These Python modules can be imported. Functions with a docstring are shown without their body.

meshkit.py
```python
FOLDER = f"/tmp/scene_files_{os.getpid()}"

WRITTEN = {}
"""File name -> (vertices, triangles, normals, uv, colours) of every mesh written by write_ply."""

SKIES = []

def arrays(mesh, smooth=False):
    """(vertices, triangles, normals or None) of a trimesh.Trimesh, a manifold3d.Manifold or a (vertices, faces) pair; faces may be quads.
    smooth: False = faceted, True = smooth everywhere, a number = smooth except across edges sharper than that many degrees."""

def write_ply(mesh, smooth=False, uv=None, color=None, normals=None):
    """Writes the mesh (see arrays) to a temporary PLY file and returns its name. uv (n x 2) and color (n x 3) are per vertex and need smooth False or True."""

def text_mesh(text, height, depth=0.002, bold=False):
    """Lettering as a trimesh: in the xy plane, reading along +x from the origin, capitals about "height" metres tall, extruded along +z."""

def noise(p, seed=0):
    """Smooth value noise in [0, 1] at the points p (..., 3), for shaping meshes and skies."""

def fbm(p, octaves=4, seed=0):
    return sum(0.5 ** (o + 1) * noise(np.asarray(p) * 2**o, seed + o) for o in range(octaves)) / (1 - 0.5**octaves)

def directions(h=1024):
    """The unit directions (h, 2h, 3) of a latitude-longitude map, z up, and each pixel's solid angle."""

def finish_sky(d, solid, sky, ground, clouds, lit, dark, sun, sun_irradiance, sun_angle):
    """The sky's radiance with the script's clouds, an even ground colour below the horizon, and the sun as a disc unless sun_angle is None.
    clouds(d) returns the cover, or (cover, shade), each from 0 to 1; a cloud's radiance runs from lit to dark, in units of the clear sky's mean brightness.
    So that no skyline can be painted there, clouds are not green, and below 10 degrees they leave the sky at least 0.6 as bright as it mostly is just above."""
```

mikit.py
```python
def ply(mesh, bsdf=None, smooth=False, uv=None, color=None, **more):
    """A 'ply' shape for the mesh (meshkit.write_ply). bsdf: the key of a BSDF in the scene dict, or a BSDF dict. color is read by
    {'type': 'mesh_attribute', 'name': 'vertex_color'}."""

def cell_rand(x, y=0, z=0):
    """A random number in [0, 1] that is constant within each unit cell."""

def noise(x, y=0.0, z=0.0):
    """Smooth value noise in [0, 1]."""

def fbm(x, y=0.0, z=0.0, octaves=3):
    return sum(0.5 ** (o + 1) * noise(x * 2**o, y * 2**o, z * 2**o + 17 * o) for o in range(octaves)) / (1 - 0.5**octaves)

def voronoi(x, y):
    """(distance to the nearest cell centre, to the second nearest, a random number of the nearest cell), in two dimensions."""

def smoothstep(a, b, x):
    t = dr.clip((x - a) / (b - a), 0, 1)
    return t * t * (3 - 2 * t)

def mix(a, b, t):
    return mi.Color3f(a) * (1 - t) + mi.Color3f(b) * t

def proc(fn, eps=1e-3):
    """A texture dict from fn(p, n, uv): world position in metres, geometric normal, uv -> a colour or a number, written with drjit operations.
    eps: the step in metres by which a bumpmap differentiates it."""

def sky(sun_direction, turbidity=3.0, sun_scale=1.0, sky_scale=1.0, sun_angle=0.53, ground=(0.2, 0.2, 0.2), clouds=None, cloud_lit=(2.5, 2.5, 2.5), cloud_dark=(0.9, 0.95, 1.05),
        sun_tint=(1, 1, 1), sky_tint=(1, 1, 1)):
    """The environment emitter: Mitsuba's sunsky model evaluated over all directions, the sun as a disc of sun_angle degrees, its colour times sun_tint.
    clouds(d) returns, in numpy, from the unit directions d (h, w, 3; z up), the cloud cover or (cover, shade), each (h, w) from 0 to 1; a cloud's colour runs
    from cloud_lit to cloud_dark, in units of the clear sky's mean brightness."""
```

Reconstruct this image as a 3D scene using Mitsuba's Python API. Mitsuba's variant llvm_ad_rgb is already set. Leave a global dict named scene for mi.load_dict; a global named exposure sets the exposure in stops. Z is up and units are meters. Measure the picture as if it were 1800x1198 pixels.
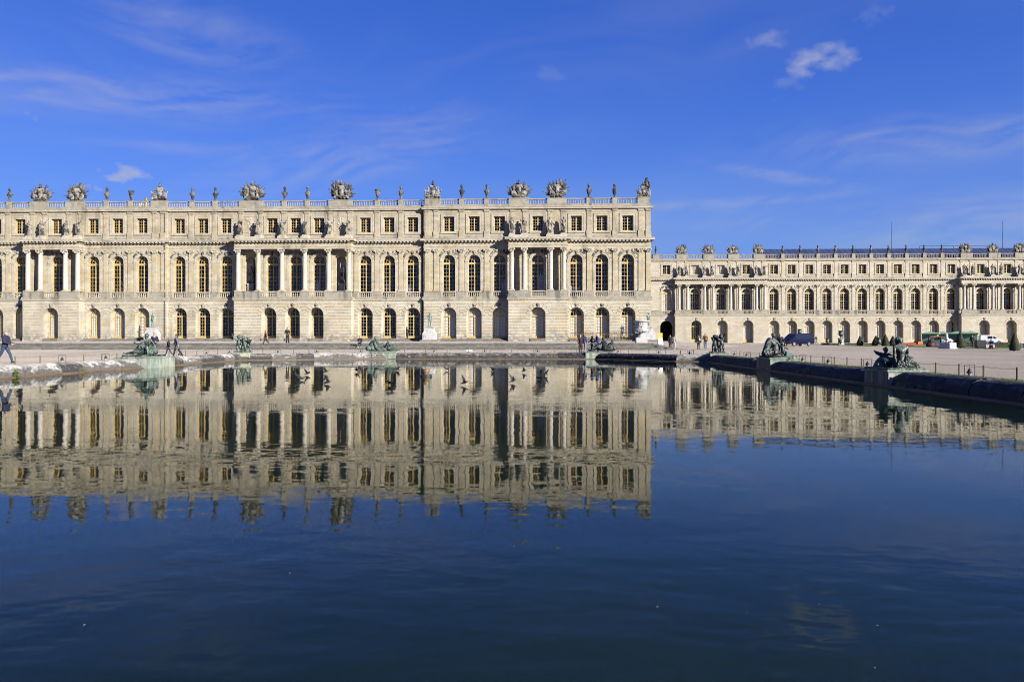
import math, random
import numpy as np, trimesh, shapely, drjit as dr, mitsuba as mi, manifold3d as m3
from shapely.geometry import Polygon, Point, LineString, box as sbox
from shapely.ops import unary_union
from shapely import affinity
import mikit, meshkit
from mikit import proc, noise, fbm, voronoi, cell_rand, smoothstep, mix

T = mi.ScalarTransform4f
scene, labels = {}, {}
# ------------------------------------------------------------------ camera, sky, exposure
TH = math.atan(52 / 1350)
scene['camera'] = dict(type='perspective', fov=2 * math.degrees(math.atan(900 / 1350)), fov_axis='x', near_clip=0.1, far_clip=3000.0,
                       principal_point_offset_y=2 / 1198,
                       to_world=T().look_at(origin=[0, 0, 1.22], target=[-math.sin(TH) * 10, math.cos(TH) * 10, 1.22], up=[0, 0, 1]))
SUN = (1.2, -1.0, 0.60)
exposure = 1.72


def sky_clouds(d):
    az = np.arctan2(d[..., 0], d[..., 1])
    el = np.arcsin(np.clip(d[..., 2], -1, 1))
    # thin high cirrus: long streaks, slightly tilted
    a = az * 3.0
    q = np.stack([a + 0.8 * el, el * 17.0 - 1.2 * az, np.full_like(a, 3.3)], -1)
    warp = meshkit.fbm(np.stack([az * 5, el * 9, np.full_like(a, 8.1)], -1), 3, 5) - 0.5
    q[..., 1] += warp * 2.2
    c = meshkit.fbm(q, 5, 11)
    fine = meshkit.fbm(np.stack([a * 5 + 9 * el, el * 70 - 9 * az + warp * 14, np.full_like(a, 1.7)], -1), 4, 21)
    band = meshkit.fbm(np.stack([az * 1.9 + 4.2, el * 5 + 2.1, np.full_like(a, 0.4)], -1), 2, 3)
    cirrus = np.clip((c - 0.40) * 2.8, 0, 1) * np.clip((band - 0.30) * 3, 0, 1) * (0.45 + 0.9 * fine)
    cover = 0.24 * cirrus
    streak = meshkit.fbm(np.stack([az * 16 + 20 * el, el * 120 - 18 * az + warp * 12, np.full_like(a, 5.7)], -1), 5, 41)
    for ca, ce, wa, we, tilt, k in ((-.52, .277, .20, .024, .04, .30), (-.43, .352, .10, .030, -.12, .26), (-.25, .232, .15, .034, .27, .26), (.47, .222, .16, .024, -.05, .26), (.30, .197, .07, .007, -.22, .34), (.25, .170, .15, .006, .02, .26),
                                    (.50, .128, .12, .030, .05, .36), (-.36, .225, .16, .010, .0, .20), (.05, .15, .5, .02, 0, .12), (-1.3, .3, .3, .05, .1, .25), (1.25, .35, .3, .06, -.1, .25), (.1, .52, .3, .03, .2, .2)):
        u, w = (az - ca) / wa, (el - ce - tilt * (az - ca)) / we
        m = np.exp(-u * u - w * w)
        cover = np.maximum(cover, k * np.clip(m * 1.4, 0, 1) * np.clip((streak - .28) * 2.3, 0, 1.2))
    veil = 0.55 * np.exp(-((el - .08) / .135) ** 2) * (0.5 + meshkit.fbm(np.stack([az * 4 + 3 * el, el * 26, np.full_like(a, 9.9)], -1), 4, 51))
    haze = np.clip(veil / (cover + veil + 1e-6), .15, 1)
    cover = cover + veil * (1 - cover)
    # a few small puffs of fair-weather cloud
    base = cover.copy()
    n = meshkit.fbm(np.stack([az * 46 + 20 * el, el * 88, np.full_like(a, 2.2)], -1), 5, 31) - 0.5
    for pa, pe, wa, we, k in ((0.340, 0.323, .034, .017, .60), (0.285, 0.352, .024, .009, .30), (0.398, 0.372, .018, .013, .22), (0.41, 0.395, .03, .012, .22), (-0.500, 0.190, .026, .012, .9),
                              (-0.557, 0.174, .022, .006, .5), (-0.604, 0.238, .013, .010, .5), (0.005, 0.33, .02, .012, .14), (0.30, 0.30, .02, .012, .18), (-0.03, 0.265, .03, .007, .14)):
        g = 1 - ((az - pa) / wa) ** 2 - ((el - pe) / we) ** 2
        cover = np.maximum(cover, k * np.clip(g * 0.62 + n * 3.4 + 0.14, 0, 1) * (g > -1.6))
    shade = np.where(cover > base + .03, np.minimum(haze, .3), haze)
    return np.clip(cover, 0, 0.75), shade


scene['sky'] = mikit.sky(SUN, turbidity=2.6, sun_scale=3.95, sky_scale=1.0, ground=(0.25, 0.23, 0.2), clouds=sky_clouds, cloud_lit=(2.3, 2.2, 2.35), cloud_dark=(0.95, 1.60, 2.95),
                         sun_tint=(0.89, 1.12, 1.63), sky_tint=(0.345, 0.63, 1.76))

# ------------------------------------------------------------------ helpers
_count = {}


def numbered(key):
    n = _count.get(key, 0)
    _count[key] = n + 1
    return key if n == 0 else f'{key}_{n:03d}'


class MB:
    def __init__(s):
        s.V, s.F, s.n = [], [], 0

    def add(s, v, f, M=None):
        v = np.asarray(v, float)
        if M is not None:
            v = v @ np.asarray(M)[:3, :3].T + np.asarray(M)[:3, 3]
            if np.linalg.det(np.asarray(M)[:3, :3]) < 0:
                f = np.asarray(f)[:, ::-1]
        s.V.append(v); s.F.append(np.asarray(f, int) + s.n); s.n += len(v)
        return s

    def mesh(s, m, M=None):
        if hasattr(m, 'to_mesh'):
            q = m.to_mesh()
            return s.add(q.vert_properties[:, :3], q.tri_verts, M)
        return s.add(m.vertices, m.faces, M)

    def box(s, x0, x1, y0, y1, z0, z1, M=None):
        v = [[x, y, z] for z in (z0, z1) for y in (y0, y1) for x in (x0, x1)]
        f = [[0, 2, 3], [0, 3, 1], [4, 5, 7], [4, 7, 6], [0, 1, 5], [0, 5, 4], [2, 6, 7], [2, 7, 3], [0, 4, 6], [0, 6, 2], [1, 3, 7], [1, 7, 5]]
        return s.add(v, f, M)

    def plan(s, poly, z0, z1):
        for g in getattr(poly, 'geoms', [poly]):
            if g.is_empty or g.area < 1e-6: continue
            m = trimesh.creation.extrude_polygon(g, z1 - z0, engine='earcut')
            s.add(m.vertices + [0, 0, z0], m.faces)
        return s

    def xz(s, poly, y0, y1):
        for g in getattr(poly, 'geoms', [poly]):
            if g.is_empty or g.geom_type != 'Polygon' or g.area < 1e-6: continue
            m = trimesh.creation.extrude_polygon(g, y1 - y0, engine='earcut')
            v = m.vertices
            s.add(np.stack([v[:, 0], y1 - v[:, 2], v[:, 1]], 1), m.faces)
        return s

    def sheet(s, poly, y):
        for g in getattr(poly, 'geoms', [poly]):
            v, f = trimesh.creation.triangulate_polygon(g, engine='earcut')
            v = np.asarray(v); f = np.asarray(f)
            w = np.stack([v[:, 0], np.full(len(v), y), v[:, 1]], 1)
            nrm = np.cross(w[f[0, 1]] - w[f[0, 0]], w[f[0, 2]] - w[f[0, 0]])
            s.add(w, f if nrm[1] < 0 else f[:, ::-1])
        return s

    def lathe(s, prof, c=(0, 0, 0), n=16, M=None):
        a = np.arange(n) * 2 * math.pi / n
        v = np.array([[c[0] + r * math.cos(t), c[1] + r * math.sin(t), c[2] + z] for r, z in prof for t in a])
        f = []
        for i in range(len(prof) - 1):
            for j in range(n):
                p, q = i * n + j, i * n + (j + 1) % n
                f += [[p, q, q + n], [p, q + n, p + n]]
        k = len(v)
        v = np.vstack([v, [[c[0], c[1], c[2] + prof[0][1]], [c[0], c[1], c[2] + prof[-1][1]]]])
        e = (len(prof) - 1) * n
        for j in range(n):
            f += [[k, (j + 1) % n, j], [k + 1, e + j, e + (j + 1) % n]]
        return s.add(v, f, M)

    def tube(s, pts, r, sides=6):
        p = np.asarray(pts, float)
        r = np.broadcast_to(np.asarray(r, float), (len(p),))
        t = np.gradient(p, axis=0)
        t /= np.linalg.norm(t, axis=1, keepdims=True) + 1e-12
        a = np.cross(t, np.where(np.abs(t[:, 2:]) < .9, [[0, 0, 1.]], [[1., 0, 0]]))
        a /= np.linalg.norm(a, axis=1, keepdims=True) + 1e-12
        b = np.cross(t, a)
        g = np.arange(sides) * 2 * math.pi / sides
        v = (p[:, None] + r[:, None, None] * (np.cos(g)[None, :, None] * a[:, None] + np.sin(g)[None, :, None] * b[:, None])).reshape(-1, 3)
        f = []
        for i in range(len(p) - 1):
            for j in range(sides):
                x, y = i * sides + j, i * sides + (j + 1) % sides
                f += [[x, y, y + sides], [x, y + sides, x + sides]]
        n = len(v); e = (len(p) - 1) * sides
        v = np.vstack([v, p[:1], p[-1:]])
        for j in range(sides):
            f += [[n, (j + 1) % sides, j], [n + 1, e + j, e + (j + 1) % sides]]
        return s.add(v, f)

    def out(s):
        return np.vstack(s.V), np.vstack(s.F)

    def tm(s):
        v, f = s.out()
        return trimesh.Trimesh(v, f, process=False)


def ply(m, mat, smooth=False):
    if isinstance(m, MB): m = m.out()
    return mikit.ply(m, mat, smooth)


def obj(name, shape, parent=None, at=None):
    """One entry; shape is a ply dict (shared between alike pieces), at a transform."""
    key = numbered(name if parent is None else parent + '__' + name)
    scene[key] = shape if at is None else {**shape, 'to_world': at}
    return key


def thing(name, label, cat, group=None, kind=None):
    key = numbered(name)
    labels[key] = {k: v for k, v in dict(label=label, category=cat, group=group, kind=kind).items() if v}
    return key


def tag(key, label=None, cat=None, group=None, kind=None):
    labels[key] = {k: v for k, v in dict(label=label, category=cat, group=group, kind=kind).items() if v}
    return key


def at(x, y, z, rot=0, s=1.0):
    return T().translate([x, y, z]).rotate([0, 0, 1], rot).scale(s)


def flipped(m):
    return trimesh.Trimesh(np.array(m.vertices) * [-1, 1, 1], np.array(m.faces)[:, ::-1], process=False)


ORD = ['first', 'second', 'third', 'fourth', 'fifth', 'sixth', 'seventh', 'eighth', 'ninth', 'tenth', 'eleventh', 'twelfth', 'thirteenth', 'fourteenth', 'fifteenth', 'sixteenth', 'seventeenth', 'eighteenth', 'nineteenth', 'twentieth']
for t in ('twenty', 'thirty', 'forty'):
    for o in ORD[:9]: ORD.append(t + '-' + o)
    ORD.append({'twenty': 'thirtieth', 'thirty': 'fortieth', 'forty': 'fiftieth'}[t])

# ------------------------------------------------------------------ materials


ALBEDO = 0.57


def mat(name, color, rough=0.8, metallic=0.0, spec=0.4, bump=None, **more):
    k = ALBEDO if not metallic else 1.0
    c = proc((lambda p, n, uv: mi.Color3f(color(p, n, uv)) * k)) if callable(color) else {'type': 'rgb', 'value': [k * q for q in color]}
    b = dict(type="principled", base_color=c, roughness=rough, metallic=metallic, specular=spec, **more)
    if bump:
        b = {'type': 'bumpmap', 'arbitrary': proc(bump[0], bump[2]), 'scale': bump[1], 'bsdf': b}
    scene[name] = {'type': 'twosided', 'bsdf': b}
    return name


def stone(name, lo, hi, grime, amount, bw=1.2, bh=0.5, joint=0.05):
    """Dressed limestone: tone differs from block to block, fine joints, rain streaks and grime."""
    def fn(p, n, uv):
        u = p.x + p.y * 0.97
        row = dr.floor(p.z / bh)
        col = dr.floor(u / bw + cell_rand(row, 7, 1))
        r = cell_rand(col, row, 3)
        blot = fbm(p.x * 0.35, p.y * 0.35, p.z * 0.5, 4)
        c = mix(tuple(.74 * q for q in lo), tuple(.74 * q for q in hi), dr.clip(0.25 + 0.5 * r + 0.9 * (blot - 0.5), 0, 1))
        warm = cell_rand(col, row, 9)
        c = c * mi.Color3f(1.0, 1 - 0.06 * (warm > 0.8), 1 - 0.16 * (warm > 0.8))
        st = noise(u * 2.3, 0.5, p.z * 0.22) * noise(u * 0.6, 3.5, p.z * 0.35)
        g = smoothstep(0.28, 0.62, st) * amount + amount * 0.45 * smoothstep(0.5, 0.75, fbm(p.x * 1.7, p.y * 1.7, p.z * 1.7, 3))
        if bh == 0.51: g = g + 0.75 * smoothstep(3.2, 1.1, p.z + 1.6 * (fbm(u * 0.9, 2.0, p.z * 0.8, 3) - 0.5)) * smoothstep(0.25, 0.6, fbm(u * 2.5, 5.0, p.z * 2.0, 3))
        c = mix(c, grime, dr.clip(g, 0, 0.9))
        fz = p.z / bh - row
        c = c * (1 - joint * (fz < 0.07))
        return c
    return mat(name, fn, 0.85, bump=(lambda p, n, uv: fbm(p.x * 9, p.y * 9, p.z * 9, 3), 0.02, 0.02))


stone('stone_wall', (0.45, 0.388, 0.265), (0.67, 0.60, 0.455), (0.19, 0.17, 0.14), 0.38)
stone('stone_attic', (0.41, 0.36, 0.265), (0.63, 0.565, 0.45), (0.15, 0.14, 0.125), 0.50)
stone('stone_base', (0.52, 0.465, 0.37), (0.72, 0.67, 0.57), (0.17, 0.165, 0.15), 0.38, bw=1.6, bh=0.51)
stone('stone_trim', (0.49, 0.44, 0.365), (0.66, 0.61, 0.525), (0.16, 0.155, 0.15), 0.55)
stone('stone_grey', (0.34, 0.315, 0.27), (0.48, 0.45, 0.39), (0.09, 0.09, 0.09), 0.75, bw=0.9, bh=0.9)
stone('stone_wing', (0.54, 0.49, 0.405), (0.70, 0.645, 0.55), (0.22, 0.205, 0.18), 0.28)
stone('stone_wing_trim', (0.51, 0.46, 0.385), (0.66, 0.61, 0.52), (0.20, 0.19, 0.17), 0.40)
stone('column_stone', (0.60, 0.56, 0.51), (0.70, 0.66, 0.61), (0.36, 0.34, 0.32), 0.22, bw=3, bh=1.8)


def _sculpt(p, n, uv):
    b = fbm(p.x * 2.2, p.y * 2.2, p.z * 1.6, 4)
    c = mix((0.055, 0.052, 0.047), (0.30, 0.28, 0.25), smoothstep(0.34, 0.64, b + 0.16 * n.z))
    return c * (0.75 + 0.5 * noise(p.x * 9, p.y * 9, p.z * 9))


mat('sculpture_stone', _sculpt, 0.9, bump=(lambda p, n, uv: fbm(p.x * 5, p.y * 5, p.z * 5, 4), 0.12, 0.02))
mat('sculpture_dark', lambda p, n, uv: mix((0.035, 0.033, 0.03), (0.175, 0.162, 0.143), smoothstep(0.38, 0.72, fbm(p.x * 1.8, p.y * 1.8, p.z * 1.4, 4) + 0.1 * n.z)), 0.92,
    bump=(lambda p, n, uv: fbm(p.x * 5, p.y * 5, p.z * 5, 4), 0.12, 0.02))
mat('marble', lambda p, n, uv: mix((0.40, 0.40, 0.425), (0.55, 0.545, 0.55), fbm(p.x * 1.5, p.y * 1.5, p.z * 2.5, 4)) * (1 - 0.35 * smoothstep(0.58, 0.75, fbm(p.x * 4, p.y * 4, p.z * 1.2, 3))), 0.55)
mat('gold_paint', lambda p, n, uv: mix((0.46, 0.325, 0.115), (0.56, 0.41, 0.17), noise(p.x * 1.3, p.y, p.z * 0.8)), 0.5)
mat('gilding', (0.83, 0.60, 0.18), 0.32, metallic=0.9)
mat('sky_patch_blue', (0.30, 0.36, 0.55), 0.9)  # pale blue painted to imitate sky showing in the panes
mat('dark_room', (0.03, 0.027, 0.024), 0.9)
mat('blind_cloth', (0.62, 0.62, 0.60), 0.9)
mat('zinc_roof', lambda p, n, uv: mix((0.022, 0.035, 0.095), (0.055, 0.075, 0.17), cell_rand(dr.floor(p.x / 0.6), dr.floor(p.z / 0.4), 2) * 0.25 + 0.5 * noise(p.x * 0.4, p.y * 0.4, 1)), 0.45, spec=0.5)
mat('lead_pipe', (0.06, 0.06, 0.065), 0.6)
scene['window_glass'] = {'type': 'thindielectric', 'int_ior': 1.32}
mat('iron', (0.025, 0.023, 0.022), 0.6)
mat('iron_gilt', (0.16, 0.11, 0.05), 0.5, metallic=0.3)


def _gravel(p, n, uv):
    g = fbm(p.x * 0.13, p.y * 0.10, 1.0, 4)
    f = noise(p.x * 7, p.y * 7, 2) * 0.5 + noise(p.x * 23, p.y * 23, 3) * 0.5
    c = mix((0.245, 0.212, 0.19), (0.33, 0.29, 0.262), 0.5 * smoothstep(0.35, 0.65, g) + 0.5 * f)
    tr = smoothstep(0.62, 0.70, fbm(p.x * 0.5 + p.y * 0.05, p.y * 0.06, 4.0, 3))
    return c * (1 - 0.10 * tr)


mat('gravel', _gravel, 0.95, bump=(lambda p, n, uv: noise(p.x * 30, p.y * 30, 1) + 0.6 * noise(p.x * 80, p.y * 80, 1), 0.012, 0.006))


def _steps(p, n, uv):
    b = fbm(p.x * 2.8, p.y * 4, p.z * 4, 4)
    c = mix((0.155, 0.15, 0.142), (0.235, 0.226, 0.212), smoothstep(0.3, 0.7, b + 0.25 * (cell_rand(dr.floor(p.x / 1.4), dr.floor(p.y * 1.2), 5) - 0.5)))
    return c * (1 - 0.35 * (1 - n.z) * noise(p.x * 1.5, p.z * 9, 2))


mat('step_stone', _steps, 0.9, bump=(lambda p, n, uv: fbm(p.x * 6, p.y * 6, p.z * 6, 3), 0.03, 0.02))


def coping(name, light, darkc, lichen):
    def fn(p, n, uv):
        b = fbm(p.x * 2.6, p.y * 2.6, p.z * 5.0, 5)
        s = fbm(p.x * 9 + 20, p.y * 9, p.z * 8, 4)
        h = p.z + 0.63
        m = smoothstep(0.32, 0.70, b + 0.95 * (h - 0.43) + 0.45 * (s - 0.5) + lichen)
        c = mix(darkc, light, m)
        c = mix(c, (0.10, 0.10, 0.035), 0.6 * smoothstep(0.60, 0.72, fbm(p.x * 2.5, p.y * 2.5 + 9, p.z * 2, 3)))
        return c * (0.65 + 0.7 * s)
    return mat(name, fn, 0.8, bump=(lambda p, n, uv: fbm(p.x * 5, p.y * 5, p.z * 5, 5), 0.13, 0.015))


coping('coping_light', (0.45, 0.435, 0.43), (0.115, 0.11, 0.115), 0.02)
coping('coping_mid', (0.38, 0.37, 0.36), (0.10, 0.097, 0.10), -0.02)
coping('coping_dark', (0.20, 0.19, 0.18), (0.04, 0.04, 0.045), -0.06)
coping('coping_black', (0.055, 0.055, 0.075), (0.014, 0.014, 0.022), -0.10)  # shade of the right rim is put into this colour; also dark far stones
mat('ledge_stone', lambda p, n, uv: mix((0.07, 0.045, 0.025), (0.22, 0.15, 0.09), fbm(p.x * 2, p.y * 2, p.z * 8, 3)), 0.7)


def _bronze(p, n, uv):
    b = fbm(p.x * 3.1, p.y * 3.1, p.z * 2.2, 4)
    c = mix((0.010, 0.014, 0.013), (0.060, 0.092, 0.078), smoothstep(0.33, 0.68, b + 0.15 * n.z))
    return c * (0.8 + 0.4 * noise(p.x * 14, p.y * 14, p.z * 5))


BR = (lambda p, n, uv: fbm(p.x * 11, p.y * 11, p.z * 7, 4) + 0.5 * noise(p.x * 40, p.y * 40, p.z * 22), 0.020, 0.006)
mat('bronze', _bronze, 0.5, metallic=0.2, spec=0.5, bump=BR)
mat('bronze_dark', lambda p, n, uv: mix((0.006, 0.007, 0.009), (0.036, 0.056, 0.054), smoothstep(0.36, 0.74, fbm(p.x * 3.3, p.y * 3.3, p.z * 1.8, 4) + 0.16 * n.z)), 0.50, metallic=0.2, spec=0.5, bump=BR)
mat('bronze_blue', lambda p, n, uv: mix((0.025, 0.05, 0.047), (0.10, 0.19, 0.17), fbm(p.x * 4, p.y * 4, p.z * 2.5, 4)), 0.55, metallic=0.15)


def _verdi(p, n, uv):
    s = fbm(p.x * 5, p.y * 5, p.z * 0.7, 4)
    b = fbm(p.x * 1.2, p.y * 1.2, p.z * 1.5, 3)
    c = mix((0.37, 0.37, 0.345), (0.17, 0.245, 0.205), smoothstep(0.36, 0.62, s))
    c = mix(c, (0.38, 0.38, 0.28), 0.5 * smoothstep(0.5, 0.7, b))
    return mix(c, (0.09, 0.11, 0.11), 0.55 * smoothstep(0.58, 0.72, fbm(p.x * 7 + 5, p.y * 7, p.z * 1.1, 3)))


mat('verdigris_stone', _verdi, 0.75)
mat('shade_streak_stone', lambda p, n, uv: mix((0.025, 0.03, 0.035), (0.12, 0.20, 0.20), smoothstep(0.45, 0.75, fbm(p.x * 6, p.y * 6, p.z * 0.6, 4))), 0.6)  # shade of the water-side faces painted in, along with streaked stains
mat('grass', lambda p, n, uv: mix((0.045, 0.085, 0.018), (0.11, 0.15, 0.035), fbm(p.x * 3, p.y * 3, 1, 3)), 0.9)
mat('hedge_leaf', lambda p, n, uv: mix((0.012, 0.020, 0.007), (0.034, 0.044, 0.016), noise(p.x * 6, p.y * 6, p.z * 6)), 0.75)
mat('bark', (0.06, 0.045, 0.03), 0.9)


def _ripple(p, n, uv):
    x, y = p.x, p.y
    # wind patches: the surface is nearly still under the far rim, rougher further out and again lively on the right
    w = smoothstep(0.30, 0.70, fbm(x * 0.045 + 3, y * 0.075, 2.0, 3))
    far = 1 - 0.75 * smoothstep(38, 52, y)
    a = (0.40 + 0.9 * w) * far * (0.64 + 2.0 * smoothstep(8.6, 5.2, y))
    wx = noise(x * 0.5, y * 0.5, 9) * 1.5
    h = 0.0030 * noise(x * 0.55 + wx, y * 1.2 + 0.3 * x, 1)
    h += 0.0013 * noise(x * 1.6 + 0.4 * y, y * 3.1 - 0.5 * x + wx, 4) * a
    h += 0.00075 * noise(x * 3.6 - 1.1 * y, y * 7.0 + 0.8 * x + wx * 2, 6) * a
    h += 0.0003 * noise(x * 9.0 + 2 * y, y * 15.0 - 2 * x, 7) * a
    return h


scene['water_surface'] = {'type': 'bumpmap', 'arbitrary': proc(_ripple, 0.012), 'scale': 1.0,
                          'bsdf': {'type': 'plastic', 'int_ior': 1.2, 'nonlinear': False,
                                   'diffuse_reflectance': proc(lambda p, n, uv: mix((0.0022, 0.0062, 0.0030), (0.0050, 0.0110, 0.0045), fbm(p.x * 0.4, p.y * 0.4, 2, 3)))}}
_plain = {}


def plain(rgb, rough=0.75, metallic=0.0, **more):
    k = (tuple(round(c, 3) for c in rgb), rough, metallic, tuple(more.items()))
    if k not in _plain:
        _plain[k] = mat(f'paint_{len(_plain)}', rgb, rough, metallic, **more)
    return _plain[k]
# ------------------------------------------------------------------ palace fronts
MAIN = dict(panel=.38, zb=0.95, sill=1.50, dtr=5.15, dcrown=6.72, dw=2.55, dwin=2.0, ddeep=0.85, course=(1.62, 0.515), sc=(7.84, 8.16), floor=8.52, rail=9.49, wtr=(14.08, 14.42), wcrown=15.66, ww=2.12, cap0=15.98,
            cap1=16.68, fr=17.14, mod0=17.72, mod1=18.02, ctop=18.42, awb=19.62, awt=22.16, aw=1.86, acap=22.86, ac0=23.24, ac1=23.76, pl=24.22, arail=25.18, aped=25.25, colr=0.385, rows=8, pilw=0.76,
            wall='stone_wall', base='stone_base', trim='stone_trim', grey='stone_grey', att='stone_attic')
WING = dict(panel=.85, zb=0.30, sill=0.55, dtr=4.6, dcrown=6.28, dw=2.72, dwin=2.2, ddeep=0.95, course=(0.95, 0.53), sc=(7.30, 7.62), floor=7.95, rail=8.97, wtr=(13.28, 13.62), wcrown=14.66, ww=2.36, cap0=15.0,
            cap1=15.70, fr=16.12, mod0=16.74, mod1=17.02, ctop=17.40, awb=18.46, awt=20.88, aw=2.0, acap=21.45, ac0=21.84, ac1=22.24, pl=22.62, arail=23.68, aped=23.78, colr=0.37, rows=8, pilw=0.80,
            wall='stone_wing', base='stone_wing', trim='stone_wing_trim', grey='stone_grey', att='stone_wing')


def arch(cx, w, z0, crown, n=14):
    r = w / 2
    a = np.linspace(0, math.pi, n)
    return Polygon([(cx - r, z0), (cx + r, z0)] + [(cx + r * math.cos(t), crown - r + r * math.sin(t)) for t in a])


_proto = {}


def proto(key, fn):
    if key not in _proto: _proto[key] = fn()
    return _proto[key]


def window_parts(L, door, blind):
    """Frame (gilt bars), glass sheet and, behind some, a pale blind; x centred, y = 0 at the frame's face."""
    w, z0, crown = (L['dwin'], L['sill'], L['dcrown'] - 0.12) if door else (L['ww'], L['floor'], L['wcrown'])
    tr0, tr1 = (L['dtr'], L['dtr'] + 0.22) if door else L['wtr']
    whole = arch(0, w, z0, crown)
    r = w / 2
    zs = crown - r
    m = MB().xz(whole.difference(arch(0, w - 0.19, z0 + (L['panel'] if door else 0.12), crown - 0.11)), 0, 0.09)
    m.box(-r + .11, r - .11, -0.03, 0.08, tr0, tr1)
    m.box(-0.078, 0.078, -0.02, 0.085, z0 + (L['panel'] if door else 0.12), crown - 0.11)
    b0 = z0 + (L['panel'] if door else 0.12)
    rows = 6 if door else L['rows']
    for s in (-1, 1):
        x0, x1 = (0.075, r - 0.09) if s > 0 else (-r + 0.09, -0.075)
        xm = (x0 + x1) / 2
        m.box(xm - .018, xm + .018, 0.012, 0.06, b0, tr0)
        for k in range(1, rows):
            z = b0 + (tr0 - b0) * k / rows
            t = 0.05 if (not door and k == rows // 2 + 1) else 0.017
            m.box(x0, x1, 0.014, 0.058, z - t, z + t)
        if door:
            m.box(xm - .018, xm + .018, 0.012, 0.06, tr1, zs + math.sqrt(max(r * r - xm * xm, 0)) - 0.06)
            m.box(x0, x1, 0.014, 0.058, (tr1 + crown) / 2 - .08, (tr1 + crown) / 2 - .036)
        else:
            for t in (0.62, 1.08):
                c, sn = math.cos(t) * s, math.sin(t)
                zc = max(zs, tr1)
                m.tube([(c * 0.08, 0.035, zc + sn * 0.08), (c * (r - .08), 0.035, zs + sn * (r - .08))], 0.026, 4)
    if not door:
        ring = Point(0, zs).buffer(r * 0.56, 12).difference(Point(0, zs).buffer(r * 0.56 - 0.05, 12)).intersection(sbox(-r, tr1, r, crown))
        m.xz(ring, 0.013, 0.06)
    frame = ply(m, 'gold_paint')
    glass = ply(MB().sheet(arch(0, w - 0.2, b0, crown - 0.1), 0.04), 'window_glass')
    bl = None
    if blind:
        top = crown - 0.14 if blind == 'full' else tr0 + .05
        bl = ply(MB().xz(arch(0, w - 0.24, z0 + .1, crown - .14).intersection(sbox(-5, 0, 5, top)), 0.20, 0.215), 'blind_cloth')
    return frame, glass, bl


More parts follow.
